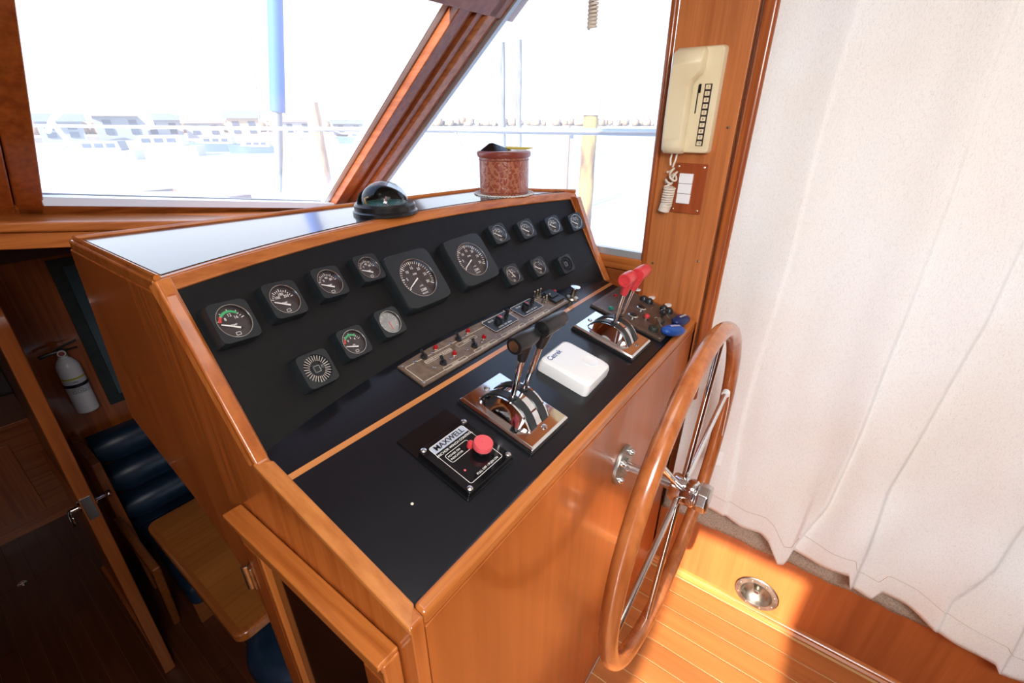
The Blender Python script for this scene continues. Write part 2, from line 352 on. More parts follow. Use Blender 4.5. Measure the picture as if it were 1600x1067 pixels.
# hidden parts of the room that close it in
st(MB().box((-1.86,-2.2,1.95),(1.33,.70,1.99)).build('ceiling', ceil_m))
st(MB().box((-1.8,-2.24,0),(1.33,-2.2,1.95)).build('wall_aft', teak_z))
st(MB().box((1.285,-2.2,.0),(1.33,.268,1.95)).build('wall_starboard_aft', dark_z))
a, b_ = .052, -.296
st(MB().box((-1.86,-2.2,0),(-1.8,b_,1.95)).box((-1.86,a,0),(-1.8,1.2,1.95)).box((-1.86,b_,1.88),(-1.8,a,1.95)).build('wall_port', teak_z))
st(MB().box((-1.24,.72,-.6),(-1.2,3.6,1.05)).box((-1.92,.9,-.6),(-1.861,3.64,1.9)).build('wall_port_lower_and_sun_block', dark_z))  # outer box is unseen, added to keep sun out of the lower cabin
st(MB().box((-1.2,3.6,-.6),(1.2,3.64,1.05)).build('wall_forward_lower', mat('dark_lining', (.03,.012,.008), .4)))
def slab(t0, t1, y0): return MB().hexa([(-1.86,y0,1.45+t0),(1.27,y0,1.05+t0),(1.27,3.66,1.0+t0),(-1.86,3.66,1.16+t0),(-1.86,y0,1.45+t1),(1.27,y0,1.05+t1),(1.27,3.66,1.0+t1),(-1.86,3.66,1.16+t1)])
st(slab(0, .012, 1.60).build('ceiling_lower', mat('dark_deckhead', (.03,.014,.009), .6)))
st(slab(.013, .022, 1.66).build('trim_10', deckw))
st(MB().box((-1.8,.72,1.2),(-1.2,1.6,1.24)).build('trim_11', dark_x))

# ================================================================== helm console
con = thing('helm_console', (.7,.5,0), 'large teak helm console with black laminate desk and curved gauge panel', 'console')
def Yb(x): return -.252*x*x + .326*x + .522
def Yt(x): return -.376*x*x + .492*x + .641
def FS(x, w_, d=0):           # point of the curved instrument face; w_ 0 at the desk, 1 at the top; d towards the helmsman
    p = V(x, Yb(x), dz(Yb(x))).lerp(V(x, Yt(x), 1.262), w_)
    return p + FN(x, w_)*d if d else p
def FN(x, w_):
    e_ = 1e-3; t = FS(x+e_, w_) - FS(x-e_, w_); s_ = FS(x, w_+e_) - FS(x, w_-e_); return t.cross(s_).normalized()
def FPx(u, v, d=0):           # where a line of sight meets the face offset by d
    x, w_ = .7, .5
    for _ in range(25):
        p = FS(x, w_); n = FN(x, w_); q = PL(u, v, n, (p + n*d).dot(n)) - n*d
        x = min(1.25, max(.15, q.x)); zb = dz(Yb(x)); w_ = (q.z - zb)/(1.262 - zb)
    return x, w_
side = [(.27,0),(.27,za),(.566,dz(.566)),(.708,1.2435),(1.125,1.2435),(1.235,.834),(.964,.742),(.837,.664),(.78,.60),(.76,.55),(.76,0)]
MB().prism([(x0, y, z) for y, z in side], (.02,0,0)).build('side_panel', wood('side_teak','z',(.36,.088,.014),(.50,.145,.028), rough=.25, coat=.4, fine=50), con, bevel=.004, seg=3)
MB().prism([(1.215, y, z) for y, z in ((.27,0),(.27,za-.004),(.55,dz(.55)-.004),(.655,1.25),(.70,1.25),(.76,.8),(.76,0))], (.02,0,0)).build('side_panel', dark_z, con)
MB().box((x0+.02,ya,0),(xs-.004,ya+.02,za-.02)).build('aft_panel', aft_z, con, bevel=.002)
MB().prism([(.203,ya+.001,za-.021),(.203,ya+.001,za),(.203,ya+.0195,dz(ya+.0195)),(.203,ya+.0195,za-.021)], (1.03,0,0)).build('desk_edge', teak_x, con, bevel=.006, seg=3)
MB().box((.203,.74,0),(1.215,.76,.6)).build('inner_panel', dark_z, con)
# forward face, leaning
MB().hexa([(.203,1.216,.834),(1.2,1.216,.834),(1.2,1.235,.834),(.203,1.235,.834),(.203,1.11,1.244),(1.10,.95,1.244),(1.10,.97,1.244),(.203,1.13,1.244)]).build('front_panel', dark_x, con)
MB().hexa([(1.19,.65,.8),(1.215,.65,.8),(1.215,1.23,.83),(1.19,1.23,.83),(1.215,.69,1.244),(1.232,.69,1.244),(1.118,.95,1.244),(1.10,.95,1.244)]).build('end_panel', dark_z, con)
# desk laminate: aft and forward fields, the pale inlay strip between them
MB().hexa([DK(.203,ya+.020,-.03),DK(1.215,ya+.020,-.03),DK(1.215,.518,-.03),DK(.203,.518,-.03),DK(.203,ya+.020,-.003),DK(1.215,ya+.020,-.003),DK(1.215,.518,-.003),DK(.203,.518,-.003)]).build('desk_top', lam, con, smooth=False)
MB().hexa([DK(.203,.528,-.03),DK(1.215,.528,-.03),DK(1.215,.68,-.03),DK(.203,.68,-.03),DK(.203,.528,-.003),DK(1.215,.528,-.003),DK(1.215,.68,-.003),DK(.203,.68,-.003)]).build('desk_back', lam, con, smooth=False)
MB().hexa([DK(.203,.518,-.02),DK(1.215,.518,-.02),DK(1.215,.528,-.02),DK(.203,.528,-.02),DK(.203,.518,-.0022),DK(1.215,.518,-.0022),DK(1.215,.528,-.0022),DK(.203,.528,-.0022)]).build('inlay_strip', wood('inlay','x',(.55,.21,.06),(.66,.27,.085)), con, smooth=False)
# lighter edging along the port end and the aft edge of the desk
edge_l = wood('edging_teak','y',(.46,.15,.035),(.62,.235,.062), rough=.25, coat=.4)
MB().hexa([V(x0-.0015,ya-.001,za-.010),V(.2045,ya+.018,za-.006),V(.2045,.560,dz(.560)-.010),V(x0-.0015,.572,dz(.572)-.010),
           V(x0-.0015,ya-.001,za+.0006),V(.2045,ya+.018,dz(ya+.018)+.0006),V(.2045,.560,dz(.560)+.0006),V(x0-.0015,.572,dz(.572)+.0006)]).build('port_edging', edge_l, con, bevel=.0025, seg=3)
p_ = DP(644,787,-.003)
MB().lathe([(.0022,0),(.0001,.0008)], p_, DN, 10).build('screw_cap', creami, con)
# instrument face laminate
m = MB(); NU = 48
m.grid(lambda u, v: FS(.203+u*1.012, -.02+v*.945, -.004), NU, 6); m.build('instrument_face', face_m, con)
# face frame: port and starboard stiles, curved head rail, curved seam bead
def strip(xa, xb, wa, wb, d0, d1, n=24):
    m = MB(); R = []
    for i in range(n+1):
        x = xa + (xb-xa)*i/n; R.append([FS(x,wa,d0), FS(x,wb,d0), FS(x,wb,d1), FS(x,wa,d1)])
    return m.rings(R)
strip(.203, 1.236, .925, 1.0, -.02, .0, 40).build('head_rail', teak_x, con, bevel=.003, seg=2)
m = strip(.184, .206, -.02, 1.0, -.018, .0005, 2); m.build('stile', teak_z, con, bevel=.003, seg=2)
m = strip(1.214, 1.2365, -.02, 1.0, -.02, .0008, 2); m.build('stile', teak_z, con, bevel=.003, seg=2)
# top: wooden slab with laminate let in
def topol(ia, ip, ifw, z):
    pts = [(x0+ip+(xs-x0-2*ip)*i/24,) for i in range(25)]
    P = [V(x - (.0012 if ip == 0 else 0)*(x < .2), Yt(x)+ia, z) for (x,) in pts]
    P += [V(1.118-ip*.8, .925-ifw, z), V(x0+ip-(.0012 if ip == 0 else 0), 1.10-ifw, z)]
    return P
def ttop(m, P, t): return m.prism(P, (0,0,t))
ttop(MB(), topol(.002, 0, 0, 1.244), .0185).build('top_board', teak_x, con, bevel=.003, seg=2)
lam2 = mat('polished_laminate', (.012,.016,.022), .14, coat=.35, ior=1.5)
ttop(MB(), topol(.014, .016, .014, 1.2615), .0022).build('top_laminate', lam2, con, smooth=False)
m = MB(); m.tube([(x0+.006,.72,1.265),(x0+.006,1.095,1.265),(1.112,.921,1.265),(1.232,.67,1.265)], .0045, 8); m.build('top_bead', teak_x, con)
# glazed cabinet door on the port side of the console
dxm = .163
cd = MB().box((dxm,.306,.02),(dxm+.004,.668,.03)).build('door', dark_z, con)
D0, D1, DZ0, DZ1 = .306, .668, .03, .885
MB().box((dxm,D0,DZ1-.052),(x0-.001,D1,DZ1)).build('top_rail', wood('door_teak','y',(.34,.09,.016),(.50,.16,.032)), cd, bevel=.004)
MB().box((dxm,D0,DZ0),(x0-.001,D1,DZ0+.06)).build('bottom_rail', dark_y, cd, bevel=.004)
MB().box((dxm,D1-.048,DZ0+.06),(x0-.001,D1,DZ1-.052)).build('stile', dark_z, cd, bevel=.004)
MB().box((dxm,D0,DZ0+.06),(x0-.001,D0+.050,DZ1-.052)).build('stile', dark_z, cd, bevel=.004)
MB().box((dxm-.011,D0-.008,DZ1+.004),(x0-.001,D1+.006,DZ1+.013)).build('top_moulding', teak_y, cd, bevel=.003, seg=3)
MB().box((dxm-.007,D0-.008,DZ1-.007),(x0-.001,D1+.006,DZ1+.0035)).build('top_moulding', wood('moulding_teak','y',(.30,.08,.016),(.44,.135,.028)), cd, bevel=.003, seg=3)
MB().box((dxm-.006,D0-.010,DZ0),(x0-.001,D0-.001,DZ1+.006)).build('edge_moulding', teak_z, cd, bevel=.004, seg=3)
MB().box((dxm-.005,D0+.006,DZ1-.022),(dxm,D1-.004,DZ1-.010)).build('top_bead', teak_y, cd, bevel=.002)
MB().box((dxm+.010,D0+.05,DZ0+.06),(dxm+.013,D1-.048,DZ1-.052)).build('pane', smoked, cd, smooth=False)
MB().box((dxm+.0,D1-.06,DZ0+.06),(dxm+.012,D1-.046,DZ1-.05)).build('inner_bead', wood('bead_teak','z',(.36,.10,.016),(.5,.16,.03)), cd, bevel=.003)
p = PX(388, 900, dxm-.004)
MB().cyl(p - V(0,0,.028), p + V(0,0,.028), .0065, 14).box((p.x, p.y-.003, p.z-.026), (p.x+.01, p.y-.016, p.z+.026)).build('hinge', brass, cd, bevel=.001)

# ================================================================== gauges
def faceframe(u, v, depth):
    x, w_ = FPx(u, v, depth); o = FS(x, w_); n = FN(x, w_)
    e_ = 1e-3; s_ = (FS(x, w_+e_) - FS(x, w_-e_)).normalized(); t = s_.cross(n).normalized()
    if t.x < 0: t = -t
    return o - n*.004, t, s_, n
def arc_pts(a0, a1, r, k): return [(r*sin(radians(a0+(a1-a0)*i/k)), r*cos(radians(a0+(a1-a0)*i/k))) for i in range(k+1)]
def band(m, a0, a1, r0, r1, z, k=10):
    A = arc_pts(a0, a1, r0, k); B = arc_pts(a0, a1, r1, k)
    m.add([(*p, z) for p in A] + [(*p, z) for p in B], [(i, i+1, k+2+i, k+1+i) for i in range(k)])
def tick(m, a, r0, r1, w_, z):
    s_, c_ = sin(radians(a)), cos(radians(a)); px_, py_ = c_*w_/2, -s_*w_/2
    m.add([(r0*s_-px_, r0*c_-py_, z), (r0*s_+px_, r0*c_+py_, z), (r1*s_+px_, r1*c_+py_, z), (r1*s_-px_, r1*c_-py_, z)], [(0,1,2,3)])
def bezel(o, fr, name, W, R, dep, rnd):
    m = MB().frame(*fr)
    # square body with a round well, front ring of faces
    n = 48; out, inn = [], []
    for k in range(n):
        a = 2*pi*k/n; c_, s_ = cos(a), sin(a)
        q = (abs(c_)**8 + abs(s_)**8)**(-1/8); out.append((c_*q*W/2, s_*q*W/2)); inn.append((c_*R, s_*R))
    rings = [[(x*1.04, y*1.04, 0) for x, y in out], [(x*1.04, y*1.04, dep*.35) for x, y in out], [(x, y, dep*.9) for x, y in out], [(x*.97, y*.97, dep) for x, y in out],
             [(x*1.02, y*1.02, dep) for x, y in inn], [(x, y, dep-.001) for x, y in inn], [(x*.98, y*.98, dep-.007) for x, y in inn]]
    m.rings(rings, caps=False); return m.build(name, blackp, o, ang=30)
def gauge(u, v, label, kind='gauge', W=.068, dep=.020, style='std', ang=-118, group=None, txt=None):
    fr = faceframe(u, v, dep); O, t, s_, n = fr
    big = style == 'tach'
    R = W*(.40 if not big else .345)
    g = thing(kind, O, label, 'gauge' if kind != 'alarm_buzzer' else 'buzzer', group)
    bezel(g, fr, 'bezel', W, R, dep, .01)
    if style == 'grille':
        MB().frame(*fr).lathe([(R,dep-.006),(R*.3,dep-.005),(.0001,dep-.005)], n=32, caps=False).build('grille_plate', black_sat, g)
        for k in range(28):
            a = 2*pi*k/28; m = MB().frame(O, t*cos(a)+s_*sin(a), -t*sin(a)+s_*cos(a), n)
            m.box((R*.55,-.0007,dep-.006),(R*.97,.0007,dep-.0015)); m.build('fin', steel if u < 600 else blackp, g, smooth=False)
        MB().frame(*fr).rbox(.015,.015,dep-.006,dep-.003,.003).build('emblem', blackp, g)
        m = MB().frame(*fr).rloop(.011,.011,dep-.0027,.002,.0008); m.build('emblem_print', dial_lt, g)
        return g
    MB().frame(*fr).lathe([(R*.985, dep-.0068),(.0001, dep-.0068)], n=40, caps=False).build('dial', dial_lt if style == 'hazy' else dial_m, g)
    dl_ = [q for q in g.children if q.name.startswith('dial')] or [bpy.data.objects[[n_ for n_ in ORG if n_.startswith('dial')][-1]]]
    dl_ = dl_[0]
    z = dep-.0062; m = MB().frame(*fr)
    if big:
        for k in range(31):
            a = -120 + 240*k/30; tick(m, a, R*(.80 if k % 5 else .74), R*.93, R*(.028 if k % 5 else .05), z)
        for k, s in enumerate(('0','5','10','15','20','25','30')):
            if k == 0: continue
            a = radians(-120+40*k); m.text(s, (R*.58*sin(a), R*.58*cos(a), z), (1,0,0), (0,1,0), R*.20)
        m.text('RPM', (0, R*.25, z), (1,0,0), (0,1,0), R*.13)
        m.text('x100', (0,-R*.40, z), (1,0,0), (0,1,0), R*.11); m.text('2280', (0,-R*.62, z), (1,0,0), (0,1,0), R*.19); m.text('HOURS', (0,-R*.8, z), (1,0,0), (0,1,0), R*.11)
    elif style != 'hazy':
        for k in range(13):
            a = -75 + 150*k/12; tick(m, a, R*.62, R*(.74 if k % 3 else .82), R*.045, z)
        for k, s in enumerate(txt or ('0','40','80')):
            a = radians(-62 + 62*k*(2/(len(txt or '123')-1) if len(txt or '123') > 1 else 1)); m.text(s, (R*.36*sin(a), R*.36*cos(a)+R*.08, z), (1,0,0), (0,1,0), R*.26)
        m.text('OIL' if style == 'oil' else 'TEMP', (0,-R*.18, z), (1,0,0), (0,1,0), R*.16)
        m.rloop(R*.3, R*.2, z, R*.04, R*.03, 0, -R*.72)
    else:
        for k in range(9): tick(m, -120+30*k, R*.7, R*.82, R*.035, z)
    m.build('scale', whitei, dl_, smooth=False)
    if style in ('volt', 'oil'):
        m = MB().frame(*fr); band(m, -48, 45, R*.60, R*.74, z+.0003); m.build('green_band', greeni, dl_, smooth=False)
        m = MB().frame(*fr); band(m, -80, -50, R*.60, R*.76, z+.0003); m.build('red_band', redi, dl_, smooth=False)
    if style == 'hazy':
        m = MB().frame(*fr); tick(m, ang, -R*.1, R*.7, R*.07, z+.0012); m.build('needle', redi, dl_, smooth=False)
    else:
        a = radians(ang); L0 = R*.0; c0 = (0, 0) if big else (R*.32, -R*.46)
        m = MB().frame(*fr); dx_, dy_ = sin(a), cos(a); q = R*(.035 if big else .06)
        LN = R*.8 if big else R*1.12
        m.prism([(c0[0]-dy_*q, c0[1]+dx_*q, z+.0012),(c0[0]+dy_*q, c0[1]-dx_*q, z+.0012),(c0[0]+dx_*LN+dy_*q*.5, c0[1]+dy_*LN-dx_*q*.5, z+.0012),(c0[0]+dx_*LN-dy_*q*.5, c0[1]+dy_*LN+dx_*q*.5, z+.0012)], (0,0,.0006)); m.build('needle', whitei, dl_, smooth=False)
        if not big: MB().frame(*fr).lathe([(R*.09,z),(R*.08,z+.002),(.0001,z+.0024)], (c0[0], c0[1], 0), n=16).build('needle_hub', black_sat, dl_)
    ln_ = MB().frame(*fr).lathe([(R*1.0,dep-.0015),(R*.7,dep-.0003),(.0001,dep+.0003)], n=40, caps=False).build('lens', clear_m, g)
    MB().frame(*fr).tube([(R*1.0*cos(2*pi*k/40), R*1.0*sin(2*pi*k/40), dep-.001) for k in range(40)], .0009, 6, closed=True).build('lens_ring', steel, ln_)
    return g
G1 = 'square gauges on the instrument panel'
gauge(369,499,'black square voltage gauge with green and red arc, leftmost in the top row','gauge',.062,.024,'volt',-66,G1,('8','12','16'))
gauge(448,465,'black square gauge with three printed numbers, second from left in the top row','gauge',.061,.022,'std',-66,G1,('100','180','250'))
gauge(518,438,'black square gauge, third from left in the top row','gauge',.058,.022,'std',-66,G1,('0','40','80'))
gauge(579,416,'black square gauge just left of the left tachometer','gauge',.056,.020,'std',-66,G1,('0','40','80'))
gauge(556,532,'black square gauge with thin green arc, lower left beside the round buzzer','gauge',.055,.022,'oil',-72,G1,('0','2','4'))
gauge(612,501,'black square gauge with milky dial below the left tachometer','gauge',.056,.020,'hazy',175,G1)
gauge(782,363,'black square gauge right beside the right tachometer, top row','gauge',.053,.018,'std',-50,G1,('0','40','80'))
gauge(825,356,'black square gauge third from right in the top row','gauge',.052,.018,'std',-50,G1,('8','12','16'))
gauge(867,350,'black square gauge second from right in the top row','gauge',.051,.018,'std',-50,G1,('100','180','250'))
gauge(902,345,'black square gauge at the far right end of the top row','gauge',.050,.018,'arc',-52,G1,('E','1/2','F'))
gauge(803.5,427,'black square gauge with bluish dial, lower row right of the right tachometer','gauge',.052,.018,'std',-20,G1,('0','2','4'))
gauge(845,415,'black square gauge beside the right hand buzzer in the lower row','gauge',.051,.018,'arc',-52,G1,('E','F'))
gauge(656,431.5,'large square tachometer with white numbers, the left of two','tachometer',.124,.026,'tach',-117,'large tachometers')
gauge(740,403,'large square tachometer with white numbers, the right of two','tachometer',.121,.026,'tach',-116,'large tachometers')
gauge(499,574,'square alarm buzzer with bright radial grille, lower left of the panel','alarm_buzzer',.058,.022,'grille')
gauge(887,411,'square alarm buzzer with all black grille, lower right of the panel','alarm_buzzer',.050,.018,'grille')

# ================================================================== switch panel behind the inlay strip
DLL = -.003
def dframe(x, y, h=DLL): return (DK(x, y, h), DX, DYv, DN)
sw = thing('switchboard', DK(.73,.58), 'long bronze coloured switch panel with red lamps behind the inlay strip', 'switch panel')
A = [DP(610,568), DP(664,603), DP(893,473), DP(850,455)]
ysw0, ysw1, xa, xb = .540, .614, .470, .992
def SWy(x): return min(Yb(x)-.008, .618)
m = MB(); P = [DK(xa,ysw0,DLL), DK(xb,ysw0,DLL)] + [DK(xb-(xb-xa)*i/12, SWy(xb-(xb-xa)*i/12)-.004, DLL) for i in range(13)]
m.prism(P, DN*.005); m.build('plate', bronze_pl, sw, bevel=.001)
ZP = .0022
def sl(m, x, y, h=ZP): return m.frame(DK(x, y, h), DX, DYv, DN)
m = sl(MB(), (xa+xb)/2, .571, ZP+.0002); m.rloop(xb-xa-.012, .052, 0, .004, .0012)
m.T = None
def lab(m, x, y, w_, s):
    m.frame(DK(x, y, ZP+.0002), DX, DYv, DN); m.rloop(w_, .0095, 0, .003, .0009); m.text(s, (0,0,0), (1,0,0), (0,1,0), .0065)
lab(m, .553,.5835,.072,'ENGINE ROOM BLOWER'); lab(m, .563,.5485,.064,'WIPER'); lab(m, .636,.5835,.06,'HORN'); lab(m, .656,.5485,.07,'AFT TANK'); lab(m, .755,.5485,.085,'FWD BILGE PUMP'); lab(m, .86,.5485,.085,'AFT BILGE PUMP')
m.build('lettering', creami, sw, smooth=False)
for i, (u, v) in enumerate(((634,569),(667,553),(648,582),(706,562))) if 0 else enumerate(()): pass
tog = ((.527,.597),(.625,.597),(.543,.562),(.635,.562))
for i, (x, y) in enumerate(tog):
    m = sl(MB(), x, y); m.lathe([(.0075,0),(.0075,.003),(.005,.004),(.005,.007)], n=14); bs = m.build('toggle_base', black_sat, sw)
    m = sl(MB(), x, y); m.tube([(0,0,.005),(-.004,.001,.013),(-.008,.001,.020)], [.002,.0028,.0036], 8); m.build('toggle', blackp, bs)
    m = sl(MB(), x+.036, y+.005); m.lathe([(.0055,0),(.0055,.002),(.0045,.003)], n=14); lr_ = m.build('lamp_ring', steel, sw)
    m = sl(MB(), x+.036, y+.005); m.lathe([(.0048,.002),(.0050,.006),(.004,.009),(.0001,.0102)], n=14); m.build('lamp', redlamp, lr_)
    for dx in (-.024, .022):
        m = sl(MB(), x+dx, y); m.lathe([(.0038,0),(.0034,.0016),(.0001,.0026)], n=12); m.build('screw', steel, sw)
for i, x in enumerate((.755,.862)):
    m = sl(MB(), x, .586); m.rbox(.088,.044,0,.0022,.005); pl_ = m.build('pump_switch', black_sat, sw)
    m = sl(MB(), x, .586, ZP+.0024); m.rloop(.088,.044,0,.005,.0011); m.text('AUTO  OFF  MAN', (0,-.014,0), (1,0,0), (0,1,0), .006); m.text('BILGE', (-.02,.013,0), (1,0,0), (0,1,0), .007); m.build('pump_switch_print', whitei, sw, smooth=False)
    m = sl(MB(), x-.008, .586, ZP+.002); m.lathe([(.010,0),(.010,.004),(.008,.010),(.0001,.0105)], n=18); m.box((-.002,-.009,.008),(.002,.009,.014)); m.build('knob', black_sat if i else blackp, pl_)
    m = sl(MB(), x+.010, .596, ZP+.002); m.lathe([(.006,0),(.006,.003),(.0001,.004)], n=14); m.build('fuse_cap', redk, pl_)
    m = sl(MB(), x+.030, .592, ZP+.002); m.lathe([(.006,0),(.0045,.003),(.0042,.018),(.0001,.020)], n=12); m.build('toggle', black_sat, pl_)
for k in range(6):
    x = .912 + (k % 3)*.014; y = .600 if k < 3 else .578
    if k >= 3: x += .012
    m = sl(MB(), x, y); m.lathe([(.0055,0),(.0055,.003),(.003,.004),(.003,.007)], n=10); m.tube([(0,0,.006),(.0,.002,.022 if k < 3 else .014)], [.0018,.0026], 8); m.lathe([(.0001,.020 if k < 3 else .012),(.0028,.022 if k < 3 else .014),(.0001,.025 if k < 3 else .017)], (0,.002,0), n=8); m.build('mini_toggle', brass, sw)
m = sl(MB(), .966, .578); m.rbox(.046,.052,0,.007,.003); m.build('blank_housing', black_sat, sw, bevel=.001)
m = sl(MB(), .966, .583, ZP+.007); m.rbox(.034,.030,0,.004,.003); m.build('rocker', blackp, sw, bevel=.001)
for (x, y) in ((xa+.006,ysw0+.006),(xa+.006,.603),(.72,ysw0+.072),(.80,ysw0+.072),(xb-.006,ysw0+.006),(xb-.006,.598)):
    m = sl(MB(), x, y); m.lathe([(.003,0),(.0001,.0014)], n=10); m.build('screw', steel, sw)
# pull knob and single lamp
k = thing('pull_knob', DK(1.026,.550,DLL), 'chromed pull knob on a round base behind the switch panel', 'knob')
MB().frame(*dframe(1.026,.550)).lathe([(.019,0),(.017,.004),(.008,.007),(.0065,.012),(.006,.028)], n=24).build('base', brass, k)
MB().frame(*dframe(1.026,.550)).lathe([(.006,.028),(.0135,.031),(.0135,.034),(.0001,.037)], n=24).build('head', chrome, k)
k = thing('indicator_lamp', DK(1.001,.592,DLL), 'small red indicator lamp standing alone beyond the switch panel', 'lamp')
MB().frame(*dframe(1.001,.592)).lathe([(.0065,0),(.0065,.003),(.005,.004)], n=16).build('ring', steel, k)
MB().frame(*dframe(1.001,.592)).lathe([(.0052,.003),(.0052,.008),(.0001,.011)], n=16).build('lens', redlamp, k)

# ================================================================== engine controls
def control(cx, cy, W, Lh, label, hm, tops, hr, hl, gname):
    c = thing('engine_control', DK(cx, cy, DLL), label, 'control lever', gname)
    fr = dframe(cx, cy)
    MB().frame(*fr).rbox(W+.004, Lh+.004, 0, .004, .003).build('gasket', black_sat, c)
    m = MB().frame(*fr); a, b2 = W/2, Lh/2
    m.rings([[(x*k2, y*k3, z) for x, y in ((-a,-b2),(a,-b2),(a,b2),(-a,b2))] for k2, k3, z in ((1,1,.004),(1,1,.009),(.93,.95,.013))]); m.build('plate', chrome, c, bevel=.0012, seg=3)
    # domed drum: an arc along the boat's length, chrome cheeks and centre, black slotted bands
    Rr, zc = .070, -.024
    aa = math.acos((.0125 - zc)/Rr)
    def arcband(xa_, xb_, r_, zlo):
        m = MB().frame(*fr); N = 22; R_ = []
        for i in range(N+1):
            t_ = -aa + 2*aa*i/N; y_ = r_*sin(t_)*.94; z_ = zc + r_*cos(t_)
            R_.append([(xa_, y_, zlo), (xa_, y_, max(z_, zlo+.0005)), (xb_, y_, max(z_, zlo+.0005)), (xb_, y_, zlo)])
        return m.rings(R_)
    k_ = W/.112
    arcband(-.030*k_, -.0245*k_, Rr-.002, .0125).build('cheek', chrome, c, ang=25)
    arcband(-.0245*k_, -.0085*k_, Rr, .0125).build('slot_band', blackp, c, ang=25)
    arcband(-.0085*k_, .0085*k_, Rr-.002, .0125).build('centre_band', chrome, c, ang=25)
    arcband(.0085*k_, .0245*k_, Rr, .0125).build('slot_band', blackp, c, ang=25)
    arcband(.0245*k_, .030*k_, Rr-.002, .0125).build('cheek', chrome, c, ang=25)
    N = 20
    for sgn in (-1, 1):
        R_ = []
        for i in range(N+1):
            t_ = -aa*1.02 + 2.04*aa*i/N; y_ = Rr*sin(t_)*.95; z_ = max(zc + (Rr-.004)*cos(t_), .0128)
            R_.append([(sgn*.0300*k_, y_, .0126), (sgn*.0302*k_, y_, z_), (sgn*.034*k_, y_*.97, max(.0128, z_*.75)), (sgn*.040*k_, y_*.92, .0128)])
        MB().frame(*fr).rings(R_).build('flank', chrome, c, ang=30)
    for sy in (-1, 1):
        MB().frame(*fr).lathe([(.006,.0128),(.0048,.0155),(.0001,.0158)], (0, sy*Lh*.40, 0), n=16).build('screw', steel, c)
    for i, (bx, tp) in enumerate(tops):
        base = fr[0] + DX*bx*k_ + DN*(zc+Rr) + DYv*(-.0); base = V(base.x, base.y, base.z)
        MB().lathe([(.008,-.001),(.0075,.002),(.005,.004)], base, DN, n=16).build('lever_boot', black_sat, c)
        tp = V(*tp); ax = (tp-base).normalized()
        lv = MB().tube([base, base+ax*((tp-base).length-.02)], .0052, 14).build('lever', chrome, c)
        m = MB().tube([tp-ax*.042, tp-ax*.030, tp-ax*.012, tp], [.0075,.0095,.012,.013], 16); m.build('grip_neck', hm, lv)
        x_a, x_b = (tp.x-hl[i][0], tp.x+hl[i][1])
        m = MB(); L_ = x_b-x_a
        m.lathe([(.0001,.0012),(hr*.6,.0015),(hr*.66,-.0001),(hr*.94,0),(hr,.003),(hr,L_*.45),(hr*1.02,L_*.5),(hr*1.0,L_*.6),(hr*.93,L_-.004),(hr*.86,L_),(.0001,L_+.0005)], (x_a, tp.y, tp.z), (1,.0,.0), 24)
        m.build('grip', hm, lv, ang=30)
        if hm is black_sat and i == 0:
            MB().lathe([(hr*.64,-.0006),(hr*.5,.0008),(hr*.2,.0002),(.0001,0)], (x_a, tp.y, tp.z), (1,0,0), 16).build('end_cap', steel, lv)
    return c
t1 = PX(823, 529, .527); t2 = PX(856, 509, .570)
control(.547, .397, .116, .162, 'chrome twin engine control with black T-shaped grips near the white box', black_sat, ((-.0165, t1), (.0165, t2)), .0145, ((.034,.020),(.018,.044)), 'engine controls')
t1 = PX(983, 434, .925); t2 = PX(1000, 427, .962)
control(.943, .393, .113, .160, 'chrome twin engine control with red T-shaped grips near the key panel', redp, ((-.0165, t1), (.0165, t2)), .0150, ((.026,.016),(.014,.036)), 'engine controls')

# ================================================================== anchor winch switch plate
wn = thing('winch_switch', DK(.407,.386,DLL), 'black anchor winch control plate with pink red knob and MAXWELL lettering'.replace('MAXWELL', 'grey header'), 'switch')
MB().frame(*dframe(.405,.405)).rbox(.110,.150,0,.003,.003).build('base_plate', black_gl, wn, bevel=.0008)
WFr = (.406,.386)
MB().frame(*dframe(*WFr, 0)).rbox(.103,.106,0,.009,.004).build('plate', black_gl, wn, bevel=.0012)
fr = dframe(*WFr, .0092)
m = MB().frame(*fr)
pts = [(-.038,.030,0),(.038,.030,0),(.038,.041,0),(.034,.045,0),(-.034,.045,0),(-.038,.041,0)]
m.add(pts, [tuple(range(6))]); m.build('header', mat('grey_print', (.45,.48,.55), .5), wn, smooth=False)
m = MB().frame(DK(*WFr, .0094), DX, DYv, DN); m.text('MAXWELL', (0,.0372,0), (1,0,0), (0,1,0), .0135); m.text('MAXWELL', (.0004,.0372,0), (1,0,0), (0,1,0), .0135); m.build('header_lettering', black_sat, wn, smooth=False)
m = MB().frame(*fr); m.rloop(.076,.088,.0001,.004,.0008,0,.001); m.rloop(.050,.018,.0001,.004,.0008,-.005,.010)
m.text('ANCHOR WINCH CONTROL', (0,.0245,.0001), (1,0,0), (0,1,0), .0060); m.text('POWER ON', (-.014,.0130,.0001), (1,0,0), (0,1,0), .0048); m.text('INDICATOR', (-.014,.0070,.0001), (1,0,0), (0,1,0), .0048); m.text('PULL OFF / PUSH ON', (.006,-.038,.0001), (1,0,0), (0,1,0), .0052)
m.build('lettering', whitei, wn, smooth=False)
kx, ky = .4265-WFr[0], (.3735-WFr[1])/CS
MB().frame(*fr).lathe([(.0085,0),(.008,.006),(.012,.009)], (kx,ky,0), n=20).build('knob_stem', black_sat, wn)
MB().frame(*fr).lathe([(.0145,.009),(.0155,.010),(.0155,.019),(.0145,.0205),(.0035,.0205),(.003,.0212),(.0001,.0214)], (kx,ky,0), n=32).build('knob', redk, wn)
MB().frame(*fr).lathe([(.0055,0),(.0055,.008),(.004,.0105),(.0001,.0115)], (kx-.007,ky+.018,0), n=16).build('indicator_lens', redp, wn)
